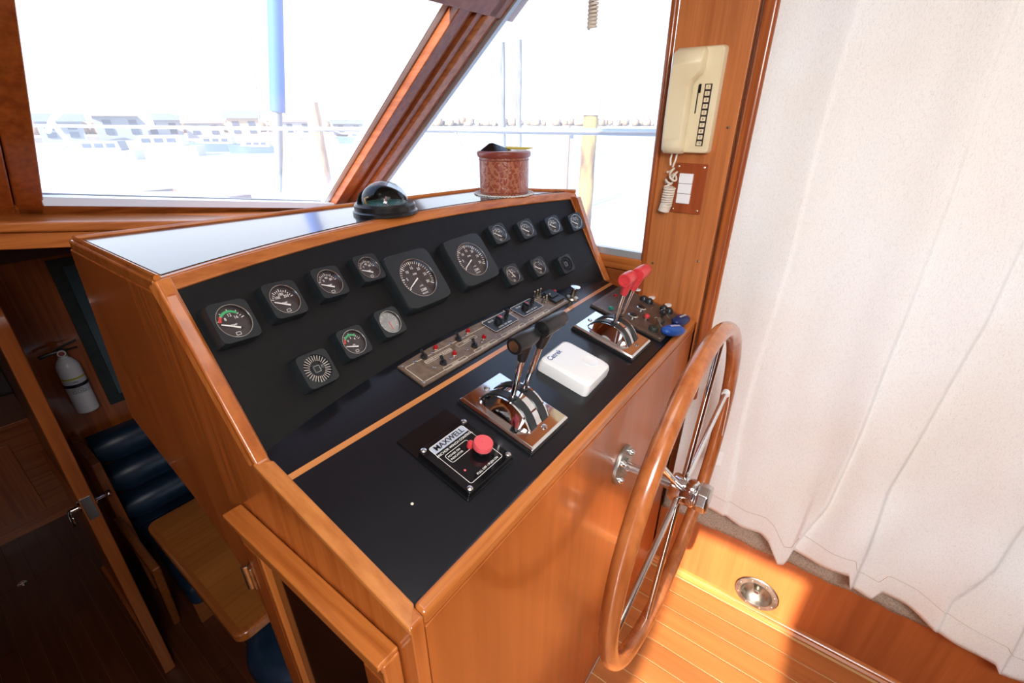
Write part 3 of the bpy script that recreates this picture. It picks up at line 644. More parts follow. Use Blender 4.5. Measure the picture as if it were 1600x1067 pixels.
MB().frame(*fr).lathe([(.002,0),(.0001,.0015)], (-.026,-.020,0), n=10).build('lamp', redk, wn)
for sx_ in (-1,1):
    for sy in (-1,1):
        MB().frame(*fr).lathe([(.0050,0),(.0045,.002),(.0001,.0036)], (sx_*.0455, sy*.047, 0), n=16).build('screw', steel, wn)
# ================================================================== white box
o_ = DK(.742,.3855,DLL)
bt = thing('autopilot_sensor', o_, 'low white plastic box with blue lettering between the two chrome controls', 'box')
bt['label'] = 'low white plastic box with blue lettering between the two chrome controls'
ra = radians(2); ux = DX*cos(ra)+DYv*sin(ra); uy = -DX*sin(ra)+DYv*cos(ra)
m = MB().frame(o_, ux, uy, DN)
def rr(w_, h_, r, z, n=5):
    pts = []
    for qx, qy, a0 in ((1,1,0),(-1,1,90),(-1,-1,180),(1,-1,270)):
        for k in range(n+1): a = radians(a0+90*k/n); pts.append((qx*(w_/2-r)+r*cos(a), qy*(h_/2-r)+r*sin(a), z))
    return pts
m.rings([rr(.110,.118,.010,0), rr(.110,.118,.010,.016), rr(.106,.114,.012,.024), rr(.094,.104,.014,.029), rr(.088,.098,.014,.0295)]); m.build('body', whitep, bt, ang=30)
m = MB().frame(o_, ux, uy, DN); m.lathe([(.018,.0290),(.0165,.0305),(.0145,.0296),(.0001,.0296)], (.022,-.022,0), n=32); m.build('disc', whitep, bt)
m = MB().frame(o_, ux, uy, DN); m.text('Cetrek', (-.034,.020,.0300), (cos(radians(38)), sin(radians(38)), 0), (-sin(radians(38)), cos(radians(38)), 0), .017)
m.v = []; m.f = []
m.text('Cetrek', (-.022,.041,.0300), (1,0,0), (0,1,0), .0165); m.build('lettering', mat('navy_print', (.02,.06,.25), .5), bt, smooth=False)

# ================================================================== key panel
kp = thing('ignition_board', DK(1.12,.39,DLL), 'dark bronze engine key panel with push buttons beside the phone panel', 'key panel')
m = MB(); m.hexa([DK(1.030,.300,DLL),DK(1.212,.300,DLL),DK(1.212,.497,DLL),DK(1.030,.497,DLL),DK(1.030,.300,.004),DK(1.212,.300,.004),DK(1.212,.497,.004),DK(1.030,.497,.004)]); m.build('plate', bronze_dk, kp, bevel=.0015)
m = MB().frame(*dframe(1.121,.3985,.0042)); m.rloop(.170,.192,0,.003,.0007)
for i, (x, y, s) in enumerate(((-.06,.05,'PORT'),(.03,.05,'STBD'),(-.03,-.06,'START'),(.05,-.02,'STOP'))): m.text(s, (x,y,0), (1,0,0), (0,1,0), .006)
m.build('lettering', mat('worn_print', (.35,.27,.18), .5), kp, smooth=False)
def kf(u, v): p = DP(u, v, .004); return (min(p.x,1.205), p.y)
for (u, v) in ((988,494),(1001,482)):
    x, y = kf(u, v); f_ = dframe(x, y, .004)
    MB().frame(*f_).lathe([(.0135,0),(.0135,.004),(.0105,.006),(.0100,.003)], n=24).build('button_ring', steel, kp)
    MB().frame(*f_).lathe([(.0098,0),(.0095,.008),(.0001,.0105)], n=20).build('button', black_sat, kp)
x, y = kf(1009, 497); MB().frame(*dframe(x,y,.004)).lathe([(.009,0),(.008,.004)], n=18).build('button_ring', brass, kp); MB().frame(*dframe(x,y,.004)).lathe([(.0072,0),(.0072,.009),(.006,.011),(.0001,.0115)], n=18).build('button', redp, kp)
x, y = kf(954, 482); MB().frame(*dframe(x,y,.004)).lathe([(.0065,0),(.006,.005),(.0001,.007)], n=16).build('lamp', greenl, kp)
x, y = kf(961, 462); MB().frame(*dframe(x,y,.004)).lathe([(.0055,0),(.005,.004),(.0001,.006)], n=16).build('lamp', redlamp, kp)
KS = []
for (u, v) in ((1020,515),(1030,502)):
    x, y = kf(u, v); KS.append((x, y)); f_ = dframe(x, y, .004)
    MB().frame(*f_).lathe([(.0125,0),(.0125,.006),(.010,.010),(.0001,.0102)], n=24).build('key_switch', mat('verdigris', (.05,.06,.05), .5, .5), kp)
for (u, v) in ((1014,472),(1046,486),(1008,466),(1040,480)):
    x, y = kf(u, v); MB().frame(*dframe(min(x,1.195),y,.004)).lathe([(.011,0),(.010,.007),(.006,.012),(.0001,.013)], n=18).build('rotary_knob', blackp, kp)
for (x, y) in ((1.036,.306),(1.206,.306),(1.036,.491),(1.206,.491)):
    MB().frame(*dframe(x,y,.004)).lathe([(.003,0),(.0001,.0015)], n=10).build('screw', brass, kp)
for i, (u, v) in enumerate(((1018.5,464.5),(1044,476),(996,452))):
    p = PX(u, v, 1.232)
    tag(MB().lathe([(.0095,0),(.0095,.004),(.0001,.005)], p-V(0,0,.003), (0,0,1), 16).build('plastic_cap', whitep, loc=p), ('small white plastic cap at the foot of the phone panel, the middle one','small white cap at the phone panel foot, right one above the blue floats','small white plastic cap behind the red grips, the left one')[i], 'cap', 'white caps along the panel foot')
# keys with floats
for i, (x, y) in enumerate(KS):
    ky_ = thing('key', DK(x,y,.014), ('brass ignition key in the nearer key switch, tied to the light blue float','brass ignition key in the farther key switch, tied to the dark blue float')[i], 'key', 'ignition keys')
    o_ = DK(x, y, .012); ux = (DX*.6 - DYv*.8).normalized()
    m = MB().frame(o_, ux, DN, ux.cross(DN)); m.box((-.0035,0,-.001),(.0035,.012,.001))
    n_ = 20; R_ = []
    for k2 in range(n_):
        a = 2*pi*k2/n_; c_, s_ = cos(a), sin(a)
        R_.append([(c_*.0115, .021+s_*.0095, -.001), (c_*.0115, .021+s_*.0095, .001), (c_*.0035, .022+s_*.0032, .001), (c_*.0035, .022+s_*.0032, -.001)])
    m.rings(R_, closed=True); m.build('blade', brass, ky_)
    f_u = ((1052,516,.004),(1064,500,.005))[i]; fp = DP(f_u[0], f_u[1], .016)
    q = o_ + DN*.024; m = MB(); pts = []
    for k2 in range(9):
        t_ = k2/8; pts.append(q.lerp(fp, t_*.75) - V(0,0,.012*sin(pi*t_)))
    m.tube(pts, .0013, 6); m.build('chain', brass, ky_)
    fl_ = tag(MB().build('x', bluef), 'a') if 0 else None
    axd = ((-DX*.55+DYv*.2+DX*1.2).normalized(), (DX*.9-DYv*.35).normalized())[i]
    L_, Rf = ((.036,.0185),(.035,.0175))[i]
    kf_ = thing('key_float', fp, ('bright blue oval key float with white lettering on the desk corner','dark blue oval key float with white lettering behind the bright blue one')[i], 'key float', 'key floats')
    axd = (DX*.85 - DYv*.5).normalized() if i == 0 else (DX*.9-DYv*.2).normalized(); sdv = DN.cross(axd)
    prof = [(Rf*sqrt(max(0, 1-(t_/1.0)**2))**.8, t_*L_) for t_ in [-1,-.95,-.8,-.55,-.3,0,.3,.55,.8,.95,1]]
    m = MB().frame(fp, sdv, DN*.75, axd); m.lathe(prof, n=24); m.build('body', (bluef, blued)[i], kf_, ang=60)
    m = MB(); hh = Rf*.76
    m.text('MARINE', fp+DN*hh, axd, sdv, .0085); m.build('lettering', whitei, kf_, smooth=False)

# ================================================================== compass on the console top
cp = PZ(603, 332, 1.264); cp.z = 1.2637
co = thing('compass', cp, 'black flush compass with clear dome and hood on the console top', 'compass')
aft = -((cp - V(0,0,0)).normalized()); aft.z = 0; aft.normalize(); aft = V(-.55,-.83,0).normalized(); rgt = V(-aft.y, aft.x, 0)
if rgt.x < 0: rgt = -rgt
MB().lathe([(.071,0),(.071,.006),(.067,.009),(.067,.019),(.064,.0235),(.053,.0235),(.052,.019),(.0001,.019)], cp, n=48).build('base', black_sat, co, ang=30)
MB().lathe([(.051,.0215),(.0001,.0215)], cp+V(0,0,.001), n=40, caps=False).build('card', mat('green_card', (.05,.20,.16), .4), co)
m = MB()
for k in range(36):
    a = 2*pi*k/36; d_ = V(cos(a), sin(a), 0); t_ = V(-sin(a), cos(a), 0)*.0007; r0 = .040 if k % 3 else .036
    m.add([cp+V(0,0,.0230)+d_*r0-t_, cp+V(0,0,.0230)+d_*r0+t_, cp+V(0,0,.0230)+d_*.046+t_, cp+V(0,0,.0230)+d_*.046-t_], [(0,1,2,3)])
for k, s in enumerate('NESW'):
    a = radians(35+90*k); d_ = V(cos(a), sin(a), 0); m.text(s, cp+V(0,0,.0231)+d_*.029, V(sin(a),-cos(a),0), d_, .012)
m.build('card_markings', whitei, co, smooth=False)
MB().cyl(cp+V(0,0,.019), cp+V(0,0,.030), .003, 10, .0015).build('pivot', whitei, co)
MB().tube([cp+aft*.040+V(0,0,.019), cp+aft*.040+V(0,0,.040)], .0011, 6).build('lubber_pin', redp, co)
MB().tube([cp-rgt*.040+aft*.006+V(0,0,.018), cp-rgt*.043+aft*.006+V(0,0,.034), cp-rgt*.034+aft*.006+V(0,0,.037)], .0016, 6).build('side_pointer', mat('yellow', (.75,.35,.02), .4), co)
prof = [((.052*cos(radians(a))), .022+.046*sin(radians(a))) for a in range(0, 90, 9)] + [(.0001,.068)]
MB().lathe(prof, cp, n=40, caps=False).build('dome', glass_mat('tinted_dome', .0, (.70,.72,.73)), co)
# hood: quarter-sphere shell behind the dome, opening towards the helm
hf = V(-.29,-.956,0); hr_ = V(-hf.y, hf.x, 0)
def hood(u, v):
    a = radians(-6 + 192*u); t_ = radians(2 + 46*v)      # sweep left to right over the back
    R_ = .061; f_ = -hf*cos(t_)*1 + V(0,0,1)*sin(t_)
    p = hr_*cos(a)*-1*R_ + (f_*sin(a))*R_
    return cp + V(0,0,.016) + V(p.x, p.y, p.z*.86)
MB().grid(hood, 28, 10).build('hood', black_sat, co, solid=.0025)
for sg in (-1,1): MB().lathe([(.005,0),(.004,.004),(.0001,.005)], cp+hr_*sg*.062+V(0,0,.016), hr_*sg, 14).build('hinge_screw', steel, co)

# ================================================================== leather tin on the console top
tp = PZ(797, 303.5, 1.264); tp = V(1.080, .818, 1.2637)
dl = tag(MB().lathe([(.0001,0),(.082,0),(.0825,.0012),(.0001,.0016)], tp, n=60).build('doily', speck('doily', (.45,.42,.36),(.72,.69,.62), 60, .9), loc=tp), 'pale round crocheted mat under the leather tin', 'mat')
m = MB(); pts = []
for k in range(150): a = 2*pi*k/150; pts.append(tp + V(cos(a)*(.082+.0015*sin(k*1.9)), sin(a)*(.082+.0015*sin(k*1.9)), .0016+.001*sin(k*2.4)))
m.tube(pts, .0022, 6, closed=True); m.build('corded_edge', speck('rope', (.55,.52,.46),(.75,.72,.66), 200, .9), dl)
tn = thing('leather_tin', tp+V(0,0,.0017), 'round embossed reddish brown leather tin on the console top', 'box')
lm = mat('embossed_leather', (.30,.06,.028), .32, coat=.3); t = lm.node_tree; b = t.nodes['Principled BSDF']
vv = coords(t, (1,1,1)); vo = nz(t, 'ShaderNodeTexVoronoi', 48, vv); vo.feature = 'DISTANCE_TO_EDGE'; wv = nz(t, 'ShaderNodeTexWave', 30, vv, Distortion=14, Detail=3)
mx = t.nodes.new('ShaderNodeMath'); mx.operation = 'MULTIPLY'; mp_ = t.nodes.new('ShaderNodeMapRange'); mp_.inputs[2].default_value = .35; t.links.new(vo.outputs[0], mp_.inputs[0]); t.links.new(mp_.outputs[0], mx.inputs[0]); t.links.new(wv.outputs['Fac'], mx.inputs[1])
t.links.new(ramp(t, mx.outputs[0], [(.03, (.42,.15,.08)), (.16, (.26,.05,.022)), (.6, (.33,.075,.035))]), b.inputs['Base Color'])
bp = t.nodes.new('ShaderNodeBump'); bp.inputs['Strength'].default_value = .5; bp.inputs['Distance'].default_value = .002; t.links.new(mx.outputs[0], bp.inputs['Height']); t.links.new(bp.outputs[0], b.inputs['Normal'])
b0 = tp+V(0,0,.0017)
MB().lathe([(.0001,0),(.067,0),(.069,.002),(.069,.098),(.0001,.098)], b0, n=48).build('body', lm, tn, ang=30)
MB().lathe([(.069,.095),(.073,.096),(.075,.101),(.0745,.108),(.071,.111),(.062,.1114),(.0001,.1114)], b0, n=48).build('lid', mat('lid_leather', (.24,.045,.028), .35, coat=.3), tn, ang=30)
for z_ in (.006,.089): MB().tube([b0+V(.0693*cos(2*pi*k/48), .0693*sin(2*pi*k/48), z_) for k in range(48)], .0013, 6, closed=True).build('rim_band', mat('band_leather', (.22,.045,.02), .35), tn)
# folded sunglasses case and a yellow pencil on the tin lid
lt = b0 + V(0,0,.1118)
gc = MB(); c0 = lt + V(-.012,.01,0)
gc.rings([[c0+rgt*x_+aft*y_*k2+V(0,0,h_*k2) for y_, h_ in ((.02,0),(.0,hh_),(-.02,0))] for x_, hh_, k2 in ((-.052,.001,.5),(-.026,.018,1),(-.016,.019,1),(.010,.010,1),(.034,.003,.6))])
tag(gc.build('glasses_case', black_gl, loc=lt, bevel=.0015), 'black folded case lying on the leather tin lid', 'case')
pc = MB(); pc.tube([lt+rgt*.006+V(0,0,.006), lt+rgt*.060+aft*.01+V(0,0,.004), lt+rgt*.082+aft*.012+V(0,0,.005)], [.0035,.0035,.001], 8)
tag(pc.build('pencil', mat('yellow_wood', (.62,.50,.08), .5), loc=lt), 'short yellow pencil lying across the leather tin lid', 'pencil')

# ================================================================== steering wheel
HC = V(.777,.137,.771); RW = .338
wh = thing('steering_wheel', V(.777,.27,.768), 'wooden rimmed steering wheel with six chrome spokes on the console', 'steering wheel')
MB().tube([HC+V(RW*cos(2*pi*k/96),0,RW*sin(2*pi*k/96)) for k in range(96)], .0158, 18, closed=True).build('rim', wheel_w, wh, ang=60)
for a in (75,14,-46,-105,-165,135):
    a = radians(a); d_ = V(cos(a),0,sin(a)); MB().tube([HC+d_*.022, HC+d_*(RW-.014)], .0062, 12).build('spoke', chrome, wh)
MB().lathe([(.0001,-.030),(.024,-.030),(.028,-.026),(.029,-.010),(.029,.014),(.026,.020),(.016,.022),(.0001,.022)], HC, (0,1,0), 32).build('hub', chrome, wh, ang=30)
MB().lathe([(.0001,-.056),(.025,-.056),(.030,-.053),(.030,-.034),(.025,-.030),(.0001,-.030)], HC, (0,1,0), 8).build('hub_nut', steel, wh, bevel=.003)
MB().cyl(HC+V(0,.02,0), V(.777,.268,.768), .0115, 20).build('shaft', steel, wh)
MB().lathe([(.018,-.012),(.018,0)], V(.777,.268,.768), (0,1,0), 24).lathe([(.045,-.008),(.046,-.006),(.046,0),(.0001,0)], V(.777,.2695,.768), (0,1,0), 36).lathe([(.0001,-.0082),(.045,-.008)], V(.777,.2695,.768), (0,1,0), 36).build('flange', castst, wh, ang=30); flg = bpy.data.objects['flange']
for k in range(4):
    a = radians(45+90*k); p = V(.777+.033*cos(a), .2615, .768+.033*sin(a))
    MB().lathe([(.0085,0),(.008,.006),(.0055,.010),(.0001,.0115)], p, (0,-1,0), 16).build('flange_bolt', steel, flg)
a = radians(14); rp = HC + V(cos(a),0,sin(a))*(RW-.026)
MB().lathe([(.009,-.006),(.0095,0),(.009,.006)], rp, V(cos(a),0,sin(a)), 16).build('ferrule', whitep, wh)
tg = thing('paper_tag', rp, 'small white paper tag hanging by a string from the wheel spoke', 'tag')
tgp = PY(1120, 716, .125)
s_ = MB(); s_.tube([rp+V(0,-.009,0), rp+V(-.002,-.012,-.03), tgp+V(0,0,.026)], .0009, 6); s_.build('string', whitep, tg)
s_ = MB(); q = tgp+V(0,0,.045); s_.cyl(q-V(0,0,.006), q+V(0,0,.004), .003, 8); s_.build('string_knot', whitep, tg)
tu = (RT*.96 + V(0,0,-.12)).normalized(); tv = V(.05,-.0,1).normalized()
pts = [(-.014,-.018),(-.010,-.022),(.014,-.022),(.016,-.018),(.016,.018),(.012,.022),(-.010,.022),(-.016,.016)]
MB().frame(tgp, tu, tv, tu.cross(tv)).prism([(x, y, 0) for x, y in pts], (0,0,.0006)).build('card', paper, tg, smooth=False)

# ================================================================== phone on the panel
XP = 1.2405
pf = lambda y, z, h=0: V(XP-h, y, z)
ph = thing('wall_phone', V(XP,.368,1.49), 'cream wall phone with handset and ten numbered buttons on the teak panel', 'phone')
PFr = (V(XP,.366,1.490), V(0,-1,0), V(0,0,1), V(-1,0,0))    # local x runs aft (to the right), y up, z out
m = MB().frame(*PFr); m.rings([rr(.104,.222,.008,0), rr(.104,.222,.008,.012), rr(.100,.218,.010,.022), rr(.096,.214,.012,.024)]); m.build('body', cream_p, ph, ang=30)
# handset: swept section, thick ends
m = MB().frame(*PFr); R_ = []
for i in range(25):
    t_ = i/24; y_ = -.112 + .220*t_; k_ = abs(2*t_-1)**3
    wd_ = .0245 + .0105*smooth(.66, .80, t_)
    zt = .050 + .008*(1-k_) - .012*max(0, (t_-.93)/.07)**2*1.2 - .010*max(0, (.05-t_)/.05)**2; zb = .014 if t_ > .80 or t_ < .16 else .030
    cx_ = -.054 + wd_
    sc_ = 1 if 0 < i < 24 else .88
    R_.append([(cx_-wd_*sc_, y_, zb), (cx_-wd_*sc_, y_, zt-.006), (cx_-(wd_-.005)*sc_, y_, zt), (cx_+(wd_-.005)*sc_, y_, zt), (cx_+wd_*sc_, y_, zt-.006), (cx_+wd_*sc_, y_, zb)])
m.rings(R_); m.build('handset', cream_p, ph, ang=50)
m = MB().frame(*PFr); m.box((.0205,-.094,.0235),(.0365,.036,.0255)); bs = m.build('button_strip', mat('dark_brown_strip', (.035,.02,.015), .4), ph, bevel=.0005)
for k in range(10):
    y_ = .0295 - k*.01305
    m = MB().frame(*PFr); m.rbox(.0105,.0090,.0255,.0275,.001,2,.0285,y_); m.build('button', cream_p, ph)
    m = MB().frame(*PFr); m.text(str(k+1), (.0285,y_,.0277), (1,0,0), (0,1,0), .0065); m.build('button_number', mat('dark_print', (.05,.04,.03), .5) if k == 0 else bpy.data.materials['dark_print'], ph, smooth=False)
MB().frame(*PFr).box((.006,-.024,.0235),(.0085,.034,.0250)).build('slot', black_sat, ph)
MB().frame(*PFr).box((.0075,.018,.0235),(.0125,.036,.0262)).build('slide_switch', black_sat, ph)
# coiled cord
cdm = thing('phone_cord', V(XP-.03,.39,1.37), 'cream coiled cord bunched below the wall phone', 'cord')
def coil(path, R_, r, turns, m, n=8, k=14):
    P = [Vector(p) for p in path]; pts = []; N = int(turns*k)
    L = [0]
    for i in range(1, len(P)): L.append(L[-1] + (P[i]-P[i-1]).length)
    def at(s_):
        s_ *= L[-1]
        for i in range(1, len(P)):
            if s_ <= L[i] or i == len(P)-1: f_ = (s_-L[i-1])/(L[i]-L[i-1]); return P[i-1].lerp(P[i], f_), (P[i]-P[i-1]).normalized()
    for i in range(N+1):
        p, t_ = at(i/N); a = V(-1,0,0); x_ = t_.cross(a).normalized(); y_ = t_.cross(x_)
        pts.append(p + (x_*cos(2*pi*i/k) + y_*sin(2*pi*i/k))*R_)
    m.tube(pts, r, n)
X1 = XP-.020
MB().tube([(X1-.004,.398,1.380),(X1-.006,.400,1.365),(X1-.006,.398,1.350)], .0024, 8).build('lead', cord_m, cdm)
MB().tube([(X1-.004,.386,1.380),(X1-.006,.387,1.365),(X1-.006,.392,1.346)], .0024, 8).build('lead', cord_m, cdm)
m = MB(); coil([(X1,.400,1.340),(X1-.002,.382,1.325),(X1,.402,1.308),(X1,.396,1.29),(X1,.392,1.275)], .0085, .0026, 7, m); m.build('knot', cord_m, cdm)
m = MB(); coil([(X1,.3935,1.298),(X1,.396,1.27),(X1,.397,1.250)], .0125, .0027, 8, m); m.build('coil', cord_m, cdm)
m = MB(); coil([(X1,.397,1.256),(X1,.401,1.238)], .0120, .0027, 5, m); m.build('coil', cord_m, cdm)
# switch plate under the phone
sp = thing('switch_plate', V(XP,.352,1.295), 'reddish teak switch plate with three white rockers under the phone', 'switch')
MB().frame(V(XP,.352,1.295), V(0,-1,0), V(0,0,1), V(-1,0,0)).rbox(.078,.120,0,.005,.003).build('plate', wood('red_teak','z',(.28,.055,.014),(.38,.09,.025)), sp, bevel=.001)
for k in range(3):
    MB().frame(V(XP-.005,.360,1.295), V(0,-1,0), V(0,0,1), V(-1,0,0)).box((-.017,-.036+k*.0245,0),(.017,-.0125+k*.0245,.004+.001*k)).build('rocker', paper, sp, bevel=.001)
for dy, dz_ in ((-.031,.052),(.031,.052),(-.031,-.052),(.031,-.052)):
    MB().lathe([(.0028,0),(.0001,.0014)], V(XP-.005,.352-dy,1.295+dz_), (-1,0,0), 10).build('screw', brass, sp)
# coiled microphone cord hanging from above
m = MB(); hx = PX(925, 50, 1.10)
hp = thing('microphone_cord', V(hx.x, hx.y, 1.95), 'cream coiled microphone cord hanging down in front of the side window', 'cord')
coil([(hx.x,hx.y-.006,1.95),(hx.x,hx.y-.003,1.80),(hx.x,hx.y,1.637)], .0085, .0028, 44, m, 7, 12); m.build('coil', cord_m, hp)
m = MB(); coil([(hx.x+.008,hx.y+.012,1.95),(hx.x+.006,hx.y+.006,1.80),(hx.x+.002,hx.y+.003,1.640)], .0080, .0028, 40, m, 7, 12); m.build('coil', cord_m, hp)

# ================================================================== curtain
cw = mat('curtain_cloth', (.80,.79,.77), .85, spec=.15); t = cw.node_tree; b = t.nodes['Principled BSDF']
n1 = nz(t, 'ShaderNodeTexNoise', 1, coords(t, (150,420,900)), Detail=3); n2 = nz(t, 'ShaderNodeTexNoise', 1, coords(t, (3,3,3)), Detail=3); n3 = nz(t, 'ShaderNodeTexNoise', 1, coords(t, (600,600,160)), Detail=2)
ad = t.nodes.new('ShaderNodeMath'); t.links.new(n1.outputs[0], ad.inputs[0]); t.links.new(n3.outputs[0], ad.inputs[1])
mx = t.nodes.new('ShaderNodeMix'); mx.data_type = 'RGBA'; mx.blend_type = 'MULTIPLY'; mx.inputs[0].default_value = 1
t.links.new(ramp(t, ad.outputs[0], [(.7, (.75,.75,.735)), (1.2, (.88,.885,.87))]), mx.inputs[6]); t.links.new(ramp(t, n2.outputs[0], [(.35, (.97,.93,.88)), (.62, (1,1,1))]), mx.inputs[7])
t.links.new(mx.outputs[2], b.inputs['Base Color'])
bp = t.nodes.new('ShaderNodeBump'); bp.inputs['Strength'].default_value = .35; bp.inputs['Distance'].default_value = .0015; t.links.new(ad.outputs[0], bp.inputs['Height']); t.links.new(bp.outputs[0], b.inputs['Normal'])
FOLDS = [(.20,.020,.5),(.085,.030,1),(-.02,.022,.6),(-.145,.032,1),(-.27,.026,.7),(-.40,.03,1),(-.53,.026,.8),(-.70,.03,1),(-.9,.03,1),(-1.1,.03,1),(-1.35,.03,1),(-1.6,.03,1)]
HEM = [(PX(u_, v_, 1.225).y, PX(u_, v_, 1.225).z) for u_, v_ in ((1092,778),(1112,785),(1160,813),(1192,822),(1205,834),(1220,866),(1232,866),(1243,850),(1290,868),(1330,881),(1331,905),(1362,926),(1378,915),(1420,938),(1465,970),(1548,1012),(1556,1034),(1600,1050))]
def hemz(y):
    if y >= HEM[0][0]: return HEM[0][1]
    for i in range(1, len(HEM)):
        if y >= HEM[i][0]: f_ = (y-HEM[i-1][0])/(HEM[i][0]-HEM[i-1][0]+1e-9); return HEM[i-1][1]*(1-f_)+HEM[i][1]*f_
    return HEM[-1][1] + .01*sin(y*30)
def yline(px): return sorted([(PX(a, b, 1.235).z, PX(a, b, 1.235).y) for a, b in px])
CREASE = [(yline([(1590,0),(1533,141),(1449,389),(1411,500),(1340,670),(1286,787),(1220,867)]), .070, .020, .8),
          (yline([(1640,280),(1541,500),(1478,601),(1382,760),(1355,840),(1329,900)]), .090, .018, 1.0),
          (yline([(1341,0),(1266,262),(1230,400),(1185,560),(1150,690),(1130,800)]), .060, .009, 1.0),
          (yline([(1640,760),(1600,814),(1552,872),(1488,910)]), .06, .010, .6),
          (yline([(1620,900),(1600,941),(1549,1030)]), .10, .016, .4)]
def at(L, z):
    if z <= L[0][0]: return L[0][1]
    for i in range(1, len(L)):
        if z <= L[i][0]: f_ = (z-L[i-1][0])/(L[i][0]-L[i-1][0]); return L[i-1][1]*(1-f_)+L[i][1]*f_
    f_ = (L[-1][1]-L[-2][1])/(L[-1][0]-L[-2][0]); return L[-1][1] + f_*(z-L[-1][0])
def curt(u, v):
    y = .250 - (1.0*u/.85 if u < .85 else 1.0 + 1.2*(u-.85)/.15); hz_ = hemz(y); z = 1.95 - v*(1.95-.335); hem = hz_ - .335
    low = smooth(.5, 1, v); d_ = 0
    for fy, fw_, k_ in FOLDS:
        cy_ = fy - .055*low + .012*sin(z*3+fy*20); s_ = (y-cy_)/(fw_*1.5*(1+.6*low))
        d_ += k_*(.006+.016*low)*math.exp(-s_*s_)
    for L, w_, amp, topk in CREASE:
        e_ = y - at(L, z); k_ = amp*(topk*.5 + (1-topk*.5)*smooth(.3, .95, v)) if L[-1][0] > 1.2 else amp*smooth(L[-1][0]+.1, L[-1][0]-.05, z)
        if L[0][0] > z + .12: continue
        d_ += k_*(math.exp(-(e_/w_)**2) if e_ > 0 else math.exp(-(e_/.006)**2))   # gentle on the port-forward side, abrupt behind
    d_ += .0015*sin(y*31+z*4) + .006*low*sin(y*17+1+z*9)*smooth(.7,1,v) + .0022*sin(z*23+y*40)*low
    zz = z + hem*smooth(.8, 1, v)
    d_ += .030*smooth(.78,1.0,v)
    return (1.262 - .006 - d_ - .010*v, y + .003*sin(z*9+y*8), zz)
ct = tag(MB().grid(curt, 460, 130).build('curtain', cw, loc=(1.25,-.6,1.95), ang=180, solid=.0015), 'off white woven curtain hanging in soft folds along the starboard side', 'curtain')
# hem seam across the cloth
m = MB(); P = []
for i in range(401):
    q = Vector(curt(i/400, .962)); P.append(q - V(.0012,0,0))
m.tube(P, .0009, 5); m.build('hem_stitching', mat('hem_thread', (.55,.47,.36), .9), ct)

# ================================================================== round recessed fitting in the lower wall
vc = V(1.2405, -.067, .082)
fitm = speck('old_bronze', (.16,.14,.11), (.34,.31,.26), 40, .38); fitm.node_tree.nodes['Principled BSDF'].inputs['Metallic'].default_value = 1
vt = thing('deck_socket', vc, 'round recessed bronze socket set in the lower starboard wall', 'fitting')
MB().lathe([(.064,0),(.064,.002),(.061,.005),(.046,.0055),(.044,.003),(.040,-.006),(.030,-.014),(.012,-.020),(.0001,-.021)], vc, (-1,0,0), 44, caps=False).build('dish', fitm, vt, ang=40)
MB().lathe([(.010,0),(.010,.012),(.008,.016),(.0001,.0165)], vc+V(.020,0,0), (-1,0,0), 20).build('centre_boss', fitm, vt)
MB().frame(vc+V(.004,0,0), V(0,1,0), V(0,0,1), V(-1,0,0)).box((-.005,-.0018,0),(.005,.0018,.0012)).build('slot', black_sat, vt)
for k in range(8):
    a = 2*pi*(k+.5)/8; MB().lathe([(.0034,0),(.0028,.001),(.0001,.0016)], vc+V(-.005,.0535*cos(a),.0535*sin(a)), (-1,0,0), 10).build('screw', steel, vt)

# ================================================================== lower cabin: door, bench, leaf, extinguisher, cabinet
dr = thing('cabin_door', V(.085,1.8,-.6), 'narrow framed teak door with rounded top corner and chrome latch', 'door')
def shx(z): return .070 + (z+.6)*.0255
def dprism(poly, xa_, xb_):
    m = MB(); n_ = len(poly)
    m.add([V(shx(z)+xa_, y, z) for y, z in poly] + [V(shx(z)+xb_, y, z) for y, z in poly], [tuple(range(n_)), tuple(range(n_, 2*n_))[::-1]] + [(i, (i+1) % n_, n_+(i+1) % n_, n_+i) for i in range(n_)]); return m
def arcp(yc, zc_, r, a0, a1, k=8): return [(yc - r*cos(radians(a0+(a1-a0)*i/k)), zc_ + r*sin(radians(a0+(a1-a0)*i/k))) for i in range(k+1)]
Yn, Yf, Zt_ = 1.79, 2.5, 1.03
outer = [(Yn,-.6)] + arcp(Yn+.10, Zt_-.10, .10, 0, 90) + [(Yf, Zt_), (Yf, Zt_-.07)] + arcp(Yn+.10, Zt_-.10, .045, 90, 0) + [(Yn+.055,-.6)]
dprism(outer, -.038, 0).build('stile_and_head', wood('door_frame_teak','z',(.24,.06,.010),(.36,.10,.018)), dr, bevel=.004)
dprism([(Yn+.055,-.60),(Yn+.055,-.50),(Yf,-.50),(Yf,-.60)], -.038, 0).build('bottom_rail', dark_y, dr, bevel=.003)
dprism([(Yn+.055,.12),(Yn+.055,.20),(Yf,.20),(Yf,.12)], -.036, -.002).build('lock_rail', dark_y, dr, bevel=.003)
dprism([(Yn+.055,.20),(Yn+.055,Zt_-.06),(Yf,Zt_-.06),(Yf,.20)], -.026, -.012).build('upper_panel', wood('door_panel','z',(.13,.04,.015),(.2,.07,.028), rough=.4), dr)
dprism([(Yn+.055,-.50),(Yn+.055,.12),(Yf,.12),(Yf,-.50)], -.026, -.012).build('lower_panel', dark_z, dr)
hz = .295; hx_ = shx(hz)
lt_ = MB().lathe([(.022,0),(.020,.004),(.008,.006),(.007,.03)], V(hx_-.038, Yn+.03, hz), (-1,0,0), 18); lt_.tube([V(hx_-.066,Yn+.03,hz), V(hx_-.070,Yn+.0,hz+.002), V(hx_-.072,Yn-.05,hz-.004)], [.006,.006,.005], 10); lt_.build('lever_handle', chrome, dr)
